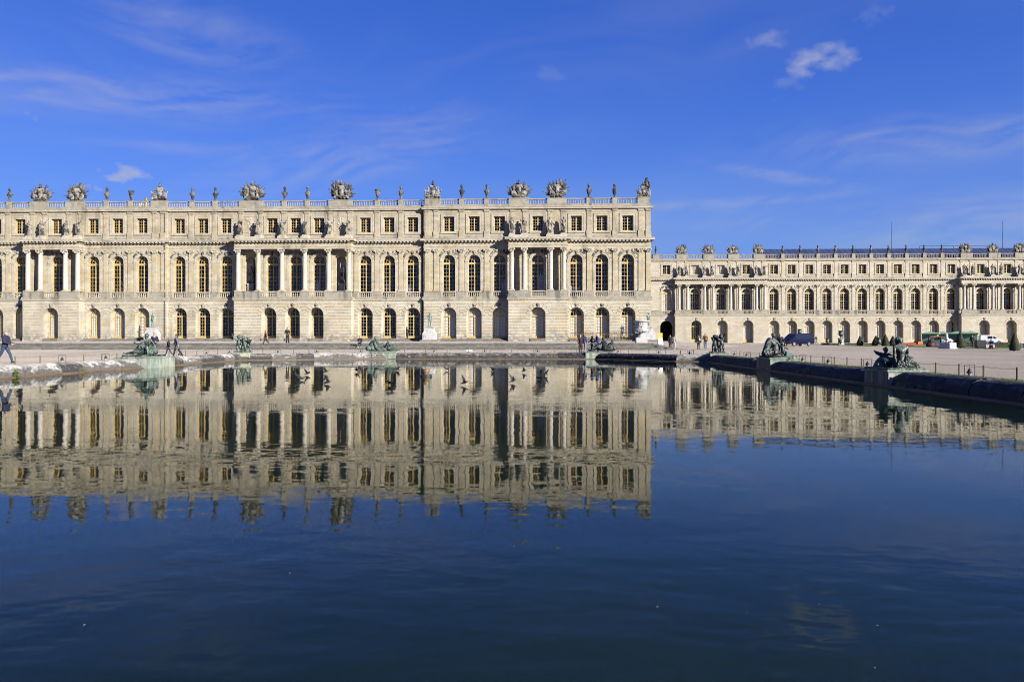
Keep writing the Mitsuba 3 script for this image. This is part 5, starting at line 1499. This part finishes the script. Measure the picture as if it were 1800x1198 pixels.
# small signs
k = thing('notice_board', 'tall yellow notice standing left of the dark passage arch', 'sign')
obj('panel', ply(MB().box(-.42, .42, -.03, .03, 1.05, 2.45), plain((.75, .50, .06))), k, T().translate([25.35, 165, .34 - .1]))
obj('post', ply(MB().box(-.04, .04, .03, .09, 0, 1.9), 'iron'), k, T().translate([25.35, 165, .30]))
k = thing('folding_sign', 'white folding sign at the right end of the terrace steps', 'sign')
m = MB().add([[-.3, -.22, 0], [.3, -.22, 0], [.3, .0, .85], [-.3, .0, .85], [-.3, .22, 0], [.3, .22, 0], [-.3, -.19, 0], [.3, -.19, 0], [-.3, .19, 0], [.3, .19, 0]], [[0, 1, 2], [0, 2, 3], [4, 2, 5], [4, 3, 2], [6, 2, 7], [6, 3, 2], [8, 9, 2], [8, 2, 3]])
obj('panel', ply(m, plain((.72, .72, .74))), k, T().translate([14.3, 93.2, .55]).rotate([0, 0, 1], 12))
obj('foot', ply(MB().box(-.32, .32, -.25, -.2, 0, .04).box(-.32, .32, .2, .25, 0, .04), 'iron'), k, T().translate([14.3, 93.2, .54]).rotate([0, 0, 1], 12))
for i, (x, w) in enumerate(((-7.55, .16), (-7.25, .2))):
    k = thing('information_sign', ('left' if i == 0 else 'right') + ' of two tiny white signs behind the middle of the far basin rim', 'sign')
    obj('panel', ply(MB().box(-w, w * .6, -.012, .012, .02, .22), plain((.7, .74, .85))), k, T().translate([x, 78.8, 0]))
    obj('post', ply(MB().box(-.015, .015, .012, .03, -.1, .15), 'iron'), k, T().translate([x, 78.8, 0]))

# fountain nozzle float
k = thing('fountain_nozzle', 'dark round fountain nozzle with bronze crown standing in the water', 'fountain')
x, y = -5.8, 38.4
obj('float', ply(MB().lathe([(.27, -.25), (.30, 0), (.29, .10), (.22, .12)], (x, y, ZW), 18), 'iron', 40), k)
obj('crown', ply(MB().lathe([(.14, .12), (.15, .2), (.19, .24), (.20, .38), (.16, .40), (.1, .36)], (x, y, ZW), 16), plain((.16, .10, .055), .5, .3), 40), k)
k = thing('waterside_weed', 'small green weed growing from the left basin ledge at the waterline', 'weed')
rg = np.random.default_rng(8)
lv = MB()
p = np.array([-25.62, 36.5, ZW + .06]) + rg.normal(0, .035, (80, 3)) * [1, 1, 2.6] + [0, 0, .10]
lv.add(*leaf_shell(rg, p, rg.normal(size=(160, 3)), .09))
obj('leaves', ply(lv, 'grass'), k)
obj('stem', ply(MB().tube([(-25.66, 36.5, ZW + .05), (-25.6, 36.5, ZW + .35)], .012, 5), 'grass'), k)

rg = np.random.default_rng(12)
m = MB()
for q in range(36):
    y = rg.uniform(3.6, 26); x = rg.uniform(-.62, .50) * y
    a, s = rg.uniform(0, 6.28), rg.uniform(.004, .010)
    c, n = s * math.cos(a), s * math.sin(a)
    m.add([[x - c, y - n, ZW + .012], [x + n, y - c, ZW + .010], [x + c, y + n, ZW + .014], [x - n, y + c, ZW + .010]], [[0, 1, 2], [0, 2, 3]])
k = obj('floating_debris', ply(m, plain((.34, .30, .22), .8))); tag(k, 'scattered specks of leaf and down floating on the near water', 'debris', kind='stuff')

# birds skimming the water
BIRDS = [(-9.62, 29.88), (-10.35, 33.66), (-9.97, 35.17), (-7.57, 26.91), (-9.02, 37.18), (-5.19, 26.29), (-7.36, 38.91), (-4.82, 39.01), (-2.64, 26.39), (-2.4, 38.14), (-1.03, 27.84), (-0.82, 36.48), (-0.04, 34.35), (-0.05, 30.24), (0.15, 33.23), (-9.3, 29.5)]


def bird(up, spread):
    b = fuse([hull((-.10, 0, 0, .022), (.02, 0, .005, .034)), hull((.02, 0, .005, .034), (.075, 0, .015, .022)), hull((.09, 0, .02, .021), (.105, 0, .02, .016)), hull((.115, 0, .017, .006), (.14, 0, .013, .003))], .02, 2)
    ws = []
    for s in (-1, 1):
        y1, z1, y2, z2 = s * .10 * spread, .05 * up, s * .22 * spread, .16 * up
        v = [(.035, s * .025, .01), (-.05, s * .025, .01), (.045, y1, z1), (-.055, y1, z1), (-.02, y2, z2), (-.05, y2 * .96, z2 * .98)]
        v = [(a, b_, c + d) for d in (0, .006) for a, b_, c in v]
        ws.append(m3.Manifold.hull_points(np.array(v[0:4] + v[6:10])) + m3.Manifold.hull_points(np.array(v[2:6] + v[8:12])))
    tail = m3.Manifold.hull_points(np.array([(-.10, -.012, 0), (-.10, .012, 0), (-.17, -.035, .002), (-.17, .035, .002), (-.10, 0, .008), (-.17, 0, .008)]))
    return b, ws, tail


BV = [bird(1.2, .9), bird(1.0, 1.0), bird(1.4, .75), bird(.8, 1.0)]
BM = []
for b, ws, tail in BV:
    BM.append((ply(b, plain((.012, .013, .018), .6), True), [ply(w, plain((.016, .017, .022), .7)) for w in ws], ply(tail, plain((.012, .012, .016), .7))))
order = sorted(range(len(BIRDS)), key=lambda i: BIRDS[i][0])
for n, i in enumerate(order):
    x, y = BIRDS[i]
    k = thing('bird', f'{ORD[n]} dark bird from the left skimming low over the basin water', 'bird', 'birds flying over the water')
    b, ws, tl = BM[i % 4]
    t = T().translate([1.18 * x, 1.18 * y, -.555 + .02 * (i % 3)]).rotate([0, 0, 1], [15, -12, 25, 5, 168, -20, 200, 60][i % 8]).rotate([1, 0, 0], [12, -15, 6, 22, -6][i % 5]).rotate([0, 1, 0], -14).scale(1.25)
    obj('body', b, k, t); obj('tail', tl, k, t)
    for w in ws: obj('wing', w, k, t)

# ------------------------------------------------------------------ vehicles, huts and works by the wing


def van(name, label, x, y, rot, paint, prof, width, glass_polys, screen, wheels, rims=(.16, .16, .17), light=(.8, .8, .8), sc=1.0):
    """Side profile in x (front at +x) and z, rounded in section; windows, lamps, bumpers and wheels are parts."""
    k = thing(name, label, 'van')
    t = at(x, y, gz(y) + .02, rot, sc)
    body = trimesh.creation.extrude_polygon(Polygon(prof).buffer(-.05).buffer(.05, 4), width, engine='earcut').subdivide().subdivide()
    v = np.array(body.vertices)
    v = np.column_stack([v[:, 0], width / 2 - v[:, 2], v[:, 1]])
    belt = 1.0
    taper = 1 - .16 * np.clip((v[:, 2] - belt) / 1.0, 0, 1) - .05 * np.clip((.5 - v[:, 2]) / .3, 0, 1)
    xm = max(p[0] for p in prof)
    taper *= 1 - .10 * np.clip((v[:, 0] - (xm - .8)) / .8, 0, 1) ** 2
    v[:, 1] *= taper
    b = trimesh.Trimesh(v, body.faces, process=True)
    obj('body', ply(b, paint, 40), k, t)
    tw = lambda p: width / 2 * (1 - .16 * max(0, min(1, p[1] - belt)))
    gl = plain((.012, .014, .02), .08, spec=.8)
    for pl in glass_polys:
        for s in (-1, 1):
            vv = [[p[0], s * (tw(p) + .006), p[1]] for p in pl]
            ff = [[0, i, i + 1] if s < 0 else [0, i + 1, i] for i in range(1, len(pl) - 1)]
            obj('side_window', ply((np.array(vv), np.array(ff)), gl), k, t)
    (ax, az), (bx, bz) = screen
    o = .012
    vv = [[ax + o, -width / 2 * .84, az + o], [ax + o, width / 2 * .84, az + o], [bx + o, width / 2 * .72, bz + o], [bx + o, -width / 2 * .72, bz + o]]
    obj('windscreen', ply((np.array(vv), np.array([[0, 1, 2], [0, 2, 3]])), gl), k, t)
    for wx in wheels:
        for s in (-1, 1):
            R = T().translate([wx, s * (width / 2 - .10), .33]).rotate([1, 0, 0], 90)
            w = obj('wheel', ply(MB().lathe([(.22, -.11), (.32, -.10), (.335, -.05), (.335, .05), (.32, .10), (.22, .11)], n=20), plain((.015, .015, .016), .8), 40), k, t @ R)
            obj('rim', ply(MB().lathe([(.03, -.118), (.20, -.116), (.215, -.10), (.215, .10), (.20, .116), (.03, .118)], n=16), plain(rims, .35, .5), 40), w, t @ R)
    for s in (-1, 1):
        obj('headlight', ply(m3.Manifold.hull_points(_ico[1] * [.10, .17, .11]).translate([xm - .20, s * (width / 2 - .30), .80]), plain(light, .15), True), k, t)
        obj('mirror', ply(m3.Manifold.hull_points(_ico[1] * [.06, .09, .11]).translate([ax - .45, s * (width / 2 + .10), az + .12]), plain((.015, .015, .018)), True), k, t)
    obj('bumper', ply(m3.Manifold.hull_points(np.vstack([_ico[1] * .11 + [xm - .10, s * (width / 2 - .30), .40] for s in (-1, 1)] + [_ico[1] * .10 + [xm - .30, s * (width / 2 - .10), .42] for s in (-1, 1)])), plain((.018, .018, .02)), True), k, t)
    return k


big = [(-2.5, .38), (-2.52, 1.2), (-2.42, 1.86), (-2.2, 1.95), (.7, 1.95), (1.0, 1.88), (1.75, 1.22), (2.25, 1.08), (2.46, .85), (2.5, .40), (2.3, .30), (-2.4, .30)]
van('passenger_van', 'dark blue passenger van parked in front of the wing, facing left', 41.6, 126.8, 207, plain((.005, .006, .032), .2, spec=.3), big, 1.92,
    [[(.75, 1.20), (1.45, 1.20), (.85, 1.74), (.70, 1.74)], [(-.45, 1.20), (.62, 1.20), (.58, 1.76), (-.45, 1.76)], [(-2.2, 1.22), (-.60, 1.22), (-.60, 1.76), (-2.1, 1.76)]], ((1.72, 1.24), (1.04, 1.84)), (1.55, -1.5), sc=1.05)
small = [(-2.1, .35), (-2.14, 1.1), (-2.05, 1.76), (-1.9, 1.83), (.2, 1.83), (.45, 1.78), (1.15, 1.12), (1.9, .98), (2.15, .75), (2.18, .38), (2.0, .28), (-2.0, .28)]
van('delivery_van', 'white small delivery van parked before the far wing, facing right', 101.3, 177.4, -14, plain((.72, .73, .76), .3), small, 1.78, [[(.25, 1.10), (.95, 1.10), (.42, 1.62), (.25, 1.62)], [(-.85, 1.10), (.12, 1.10), (.12, 1.62), (-.85, 1.62)]], ((1.12, 1.14), (.48, 1.74)), (1.35, -1.3), sc=1.05)

hutg, hutd, hutr = plain((.19, .33, .205), .7), plain((.15, .27, .165), .7), plain((.22, .37, .245), .6)
for i, (x, y, w, rot) in enumerate(((78.3, 158.0, 2.7, 58), (82.0, 160.5, 2.3, 58), (81.6, 154.0, 2.9, 58), (85.6, 159.5, 2.3, 58), (82.1, 150.3, 2.3, 58))):
    k = thing('garden_hut', f'{ORD[i]} green wooden hut from the left in the cluster before the far wing', 'hut', 'green huts before the wing')
    t = at(x, y, gz(y), rot)
    h = 2.15
    obj('walls', ply(MB().box(-w / 2, w / 2, -w / 2, w / 2, 0, h), hutg), k, t)
    r = w / 2 + .38
    obj('roof', ply(MB().add([[-r, -r, h - .05], [r, -r, h - .05], [r, r, h - .05], [-r, r, h - .05], [0, 0, h + .50], [-r, -r, h + .03], [r, -r, h + .03], [r, r, h + .03], [-r, r, h + .03]], [[0, 2, 1], [0, 3, 2], [5, 6, 4], [6, 7, 4], [7, 8, 4], [8, 5, 4], [0, 1, 6], [0, 6, 5], [1, 2, 7], [1, 7, 6], [2, 3, 8], [2, 8, 7], [3, 0, 5], [3, 5, 8]]), hutr), k, t)
    obj('shutter', ply(MB().box(-w / 2 + .22, w / 2 - .22, -w / 2 - .04, -w / 2 + .01, .95, h - .2), hutd), k, t)
    for a in np.arange(-w / 2 + .1, w / 2, .42): obj('batten', ply(MB().box(w / 2 - .01, w / 2 + .03, a - .03, a + .03, .02, h - .06), hutd), k, t)

# marble sphinx with a bronze child, on a stepped pedestal
k = thing('sphinx_pedestal', 'bright white marble block pedestal on the gravel beside a cone topiary', 'pedestal')
x, y = 51.4, 99.3
g = gz(y)
obj('block', ply(m3.Manifold.batch_hull([m3.Manifold.cube([1.25, 1.9, .72], True), m3.Manifold.cube([1.19, 1.84, .80], True)]).rotate([0, 0, -50]).translate([x, y, g + .38]), 'marble'), k)
obj('base', ply(m3.Manifold.cube([1.45, 2.1, .16], True).rotate([0, 0, -50]).translate([x, y, g + .06]), 'marble'), k)
k = thing('marble_sphinx', 'white marble sphinx with raised chest lying on the white pedestal', 'statue')
hs = [hull((0, .7, .25, .26), (0, .2, .28, .24)), hull((0, .2, .28, .24), (0, -.35, .5, .22)), hull((0, -.35, .5, .2), (0, -.42, .8, .16)), hull((0, -.40, .85, .08), (0, -.44, 1.02, .15)), hull((-.16, -.3, .3, .09), (-.17, -.75, .08, .08)), hull((.16, -.3, .3, .09), (.17, -.75, .08, .08)), hull((-.28, .6, .2, .17), (-.3, .2, .1, .1)), hull((.28, .6, .2, .17), (.3, .2, .1, .1)), hull((0, -.34, 1.05, .14), (0, -.28, .85, .13))]
put(k, 'figure', fuse(hs, .06, 3, .02, 3), 'marble', x, y, g + .78, -50, .95)
k = thing('bronze_child', 'dark bronze child riding on the white marble sphinx', 'statue')
put(k, 'figure', infant(31, [(-.3, -.1, .8), (.3, -.15, .7)], [((-.22, -.1, .25), (-.26, 0, .06)), ((.22, -.1, .25), (.26, 0, .06))]), 'bronze_dark', x - .12, y + .15, g + 1.06, 30, .85)

# vases and pots of bronze
vase_p = [(.20, 0), (.20, .05), (.08, .10), (.07, .2), (.22, .34), (.28, .52), (.20, .72), (.24, .82), (.38, .90), (.37, .93), (.2, .86)]
vb = ply(MB().lathe(vase_p, n=18), 'bronze', 40)
vh = MB()
for s in (-1, 1): vh.tube([(s * .24, 0, .40), (s * .38, 0, .52), (s * .34, 0, .70), (s * .21, 0, .72)], .03, 6)
vhm = ply(vh, 'bronze', 40)
for x, y, sc, ph, lab in ((55.2, 144.0, 1.55, 1.25, 'green bronze vase on a pale stone pedestal right of the blue van'), (46.2, 139.5, 1.25, 1.75, 'large dark bronze vase rising behind the blue van')):
    k = thing('bronze_vase', lab, 'vase')
    g = gz(y)
    obj('pedestal', ply(MB().box(-.48, .48, -.48, .48, 0, .22).box(-.38, .38, -.38, .38, .22, ph - .14).box(-.46, .46, -.46, .46, ph - .14, ph), 'marble' if ph < 1.4 else 'stone_trim'), k, T().translate([x, y, g]))
    obj('bowl', vb, k, at(x, y, g + ph, 10, sc)); obj('handle', vhm, k, at(x, y, g + ph, 10, sc))
for i, (x, y, sc) in enumerate(((55.3, 151.0, 1.2), (54.3, 141.8, 1.15), (58.8, 143.5, 1.15), (55.6, 129.0, 1.4), (58.0, 131.6, 1.0))):
    k = thing('bronze_pot', f'{ORD[i]} small dark bronze pot on the lawn edge, ' + ('left of the stone vase pedestal', 'just right of the stone vase pedestal', 'alone before a wing door', 'bluish one between two cone topiaries', 'beside the cone behind the bronze head')[i], 'pot', 'bronze pots on the lawn')
    obj('bowl', vb, k, at(x, y, gz(y) + .10, 0, sc)); obj('foot', ply(MB().box(-.28, .28, -.28, .28, 0, .10), 'stone_trim'), k, T().translate([x, y, gz(y) + .03]))

# works vehicles
k = thing('utility_tractor', 'small blue works tractor with red roof parked before the green huts', 'tractor')
x, y = 57.6, 114.2
t = at(x, y, gz(y), -8)
blue, red = plain((.05, .10, .16), .4), plain((.24, .025, .022), .6)
obj('chassis', ply(MB().box(-1.1, 1.2, -.5, .5, .32, .62).box(.35, 1.25, -.45, .45, .62, 1.0), blue), k, t)
obj('hood', ply(m3.Manifold.hull_points(np.array([(.3, -.5, .6), (.3, .5, .6), (1.35, -.42, .55), (1.35, .42, .55), (.3, -.48, 1.15), (.3, .48, 1.15), (1.2, -.36, .95), (1.2, .36, .95)])), plain((.08, .18, .26), .35)), k, t)
for a, b in ((-1.0, -.55), (-1.0, .55), (.35, -.55), (.35, .55)): obj('cab_post', ply(MB().box(a - .04, a + .04, b - .04, b + .04, .6, 1.5), 'iron'), k, t)
obj('windscreen', ply(MB().box(.36, .38, -.5, .5, .95, 1.45), plain((.04, .06, .07), .1)), k, t)
obj('cab', ply(MB().box(-1.0, .30, -.5, .5, .6, 1.0).box(-.8, -.5, -.3, .3, 1.0, 1.35), plain((.03, .05, .06))), k, t)
obj('roof', ply(MB().box(-1.15, .5, -.65, .65, 1.5, 1.62), red), k, t)
for wx, r in ((-.75, .42), (.9, .30)):
    for s in (-1, 1):
        R = T().translate([wx, s * .58, r]).rotate([1, 0, 0], 90)
        w = obj('wheel', ply(MB().lathe([(r * .6, -.12), (r, -.11), (r, .11), (r * .6, .12)], n=18), plain((.015, .015, .016), .8), 40), k, t @ R)
        obj('rim', ply(MB().lathe([(.04, -.125), (r * .58, -.122), (r * .58, .122), (.04, .125)], n=14), red, 40), w, t @ R)
obj('skirt', ply(MB().box(-1.2, 1.5, -.62, .62, .22, .30), red), k, t)
k = thing('flat_trailer', 'long low dark red trailer with bright orange end on the lawn', 'trailer')
x, y = 55.9, 118.6
t = at(x, y, gz(y), 3)
obj('bed', ply(MB().box(-2.3, 1.5, -.8, .8, .30, .42), plain((.22, .03, .015))), k, t)
for a, b in ((-2.25, -.95), (-.9, .35)): obj('side_panel', ply(MB().box(a, b, -.85, -.80, .25, .62), plain((.26, .035, .018))), k, t)
obj('end_box', ply(m3.Manifold.cube([.75, 1.2, .42], True).translate([1.15, 0, .60]), plain((.62, .13, .04))), k, t)
for s in (-1, 1): obj('wheel', ply(MB().lathe([(.1, -.08), (.26, -.08), (.26, .08), (.1, .08)], n=14), plain((.015, .015, .016)), 40), k, t @ T().translate([-.3, s * .7, .26]).rotate([1, 0, 0], 90))
m = MB()
rg = np.random.default_rng(3)
obj('load', ply(m3.Manifold.batch_boolean([hull((a, rg.uniform(-.4, .4), .5, rg.uniform(.12, .2))) for a in np.linspace(-.2, .7, 6)], m3.OpType.Add), plain((.05, .04, .12)), True), k, t)
k = thing('generator', 'dark box generator with a pale panel before the white van', 'generator')
x, y = 55.6, 98.8
t = at(x, y, gz(y), -10)
obj('housing', ply(m3.Manifold.batch_hull([m3.Manifold.cube([1.0, .9, .85], True), m3.Manifold.cube([.9, .8, .95], True)]).translate([-.45, 0, .62]), plain((.02, .02, .024), .5)), k, t)
obj('panel', ply(MB().box(.08, 1.05, -.42, -.38, .12, .52), plain((.55, .56, .62))), k, t)
obj('tank', ply(MB().box(.1, 1.0, -.36, .4, .12, .9), plain((.06, .06, .065))), k, t)
obj('frame', ply(MB().tube([(-.98, -.46, .1), (1.05, -.46, .1)], .04, 6).tube([(-.98, .46, .1), (1.05, .46, .1)], .04, 6), 'iron'), k, t)
for s in (-.7, .7): obj('wheel', ply(MB().lathe([(.05, -.06), (.17, -.06), (.17, .06), (.05, .06)], n=14), plain((.015, .015, .016)), 40), k, t @ T().translate([s, -.5, .17]).rotate([1, 0, 0], 90))
k = thing('crowd_barrier', 'grey metal crowd barrier on the grass at the right edge of the photo', 'barrier')
t = at(51.6, 84.6, gz(84.6), -6)
st_ = plain((.35, .36, .37), .4, .6)
obj('frame', ply(MB().tube([(-1, 0, .08), (-1, 0, .75), (-.92, 0, .82), (.92, 0, .82), (1, 0, .75), (1, 0, .08)], .03, 6).tube([(-1, 0, .14), (1, 0, .14)], .025, 6), st_, 40), k, t)
for a in np.linspace(-.85, .85, 12): obj('bar', ply(MB().tube([(a, 0, .14), (a, 0, .82)], .011, 5), st_), k, t)
for a in (-.75, .75): obj('foot', ply(MB().box(a - .03, a + .03, -.3, .3, 0, .05), st_), k, t)
k = thing('hand_tool', 'thin long-handled tool leaning by the worker', 'tool')
obj('handle', ply(MB().tube([(53.1, 93.8, gz(94)), (53.35, 93.9, gz(94) + 1.3)], .03, 6), plain((.25, .2, .12))), k)
obj('head', ply(MB().box(52.95, 53.2, 93.75, 93.85, gz(94), gz(94) + .12), 'iron'), k)
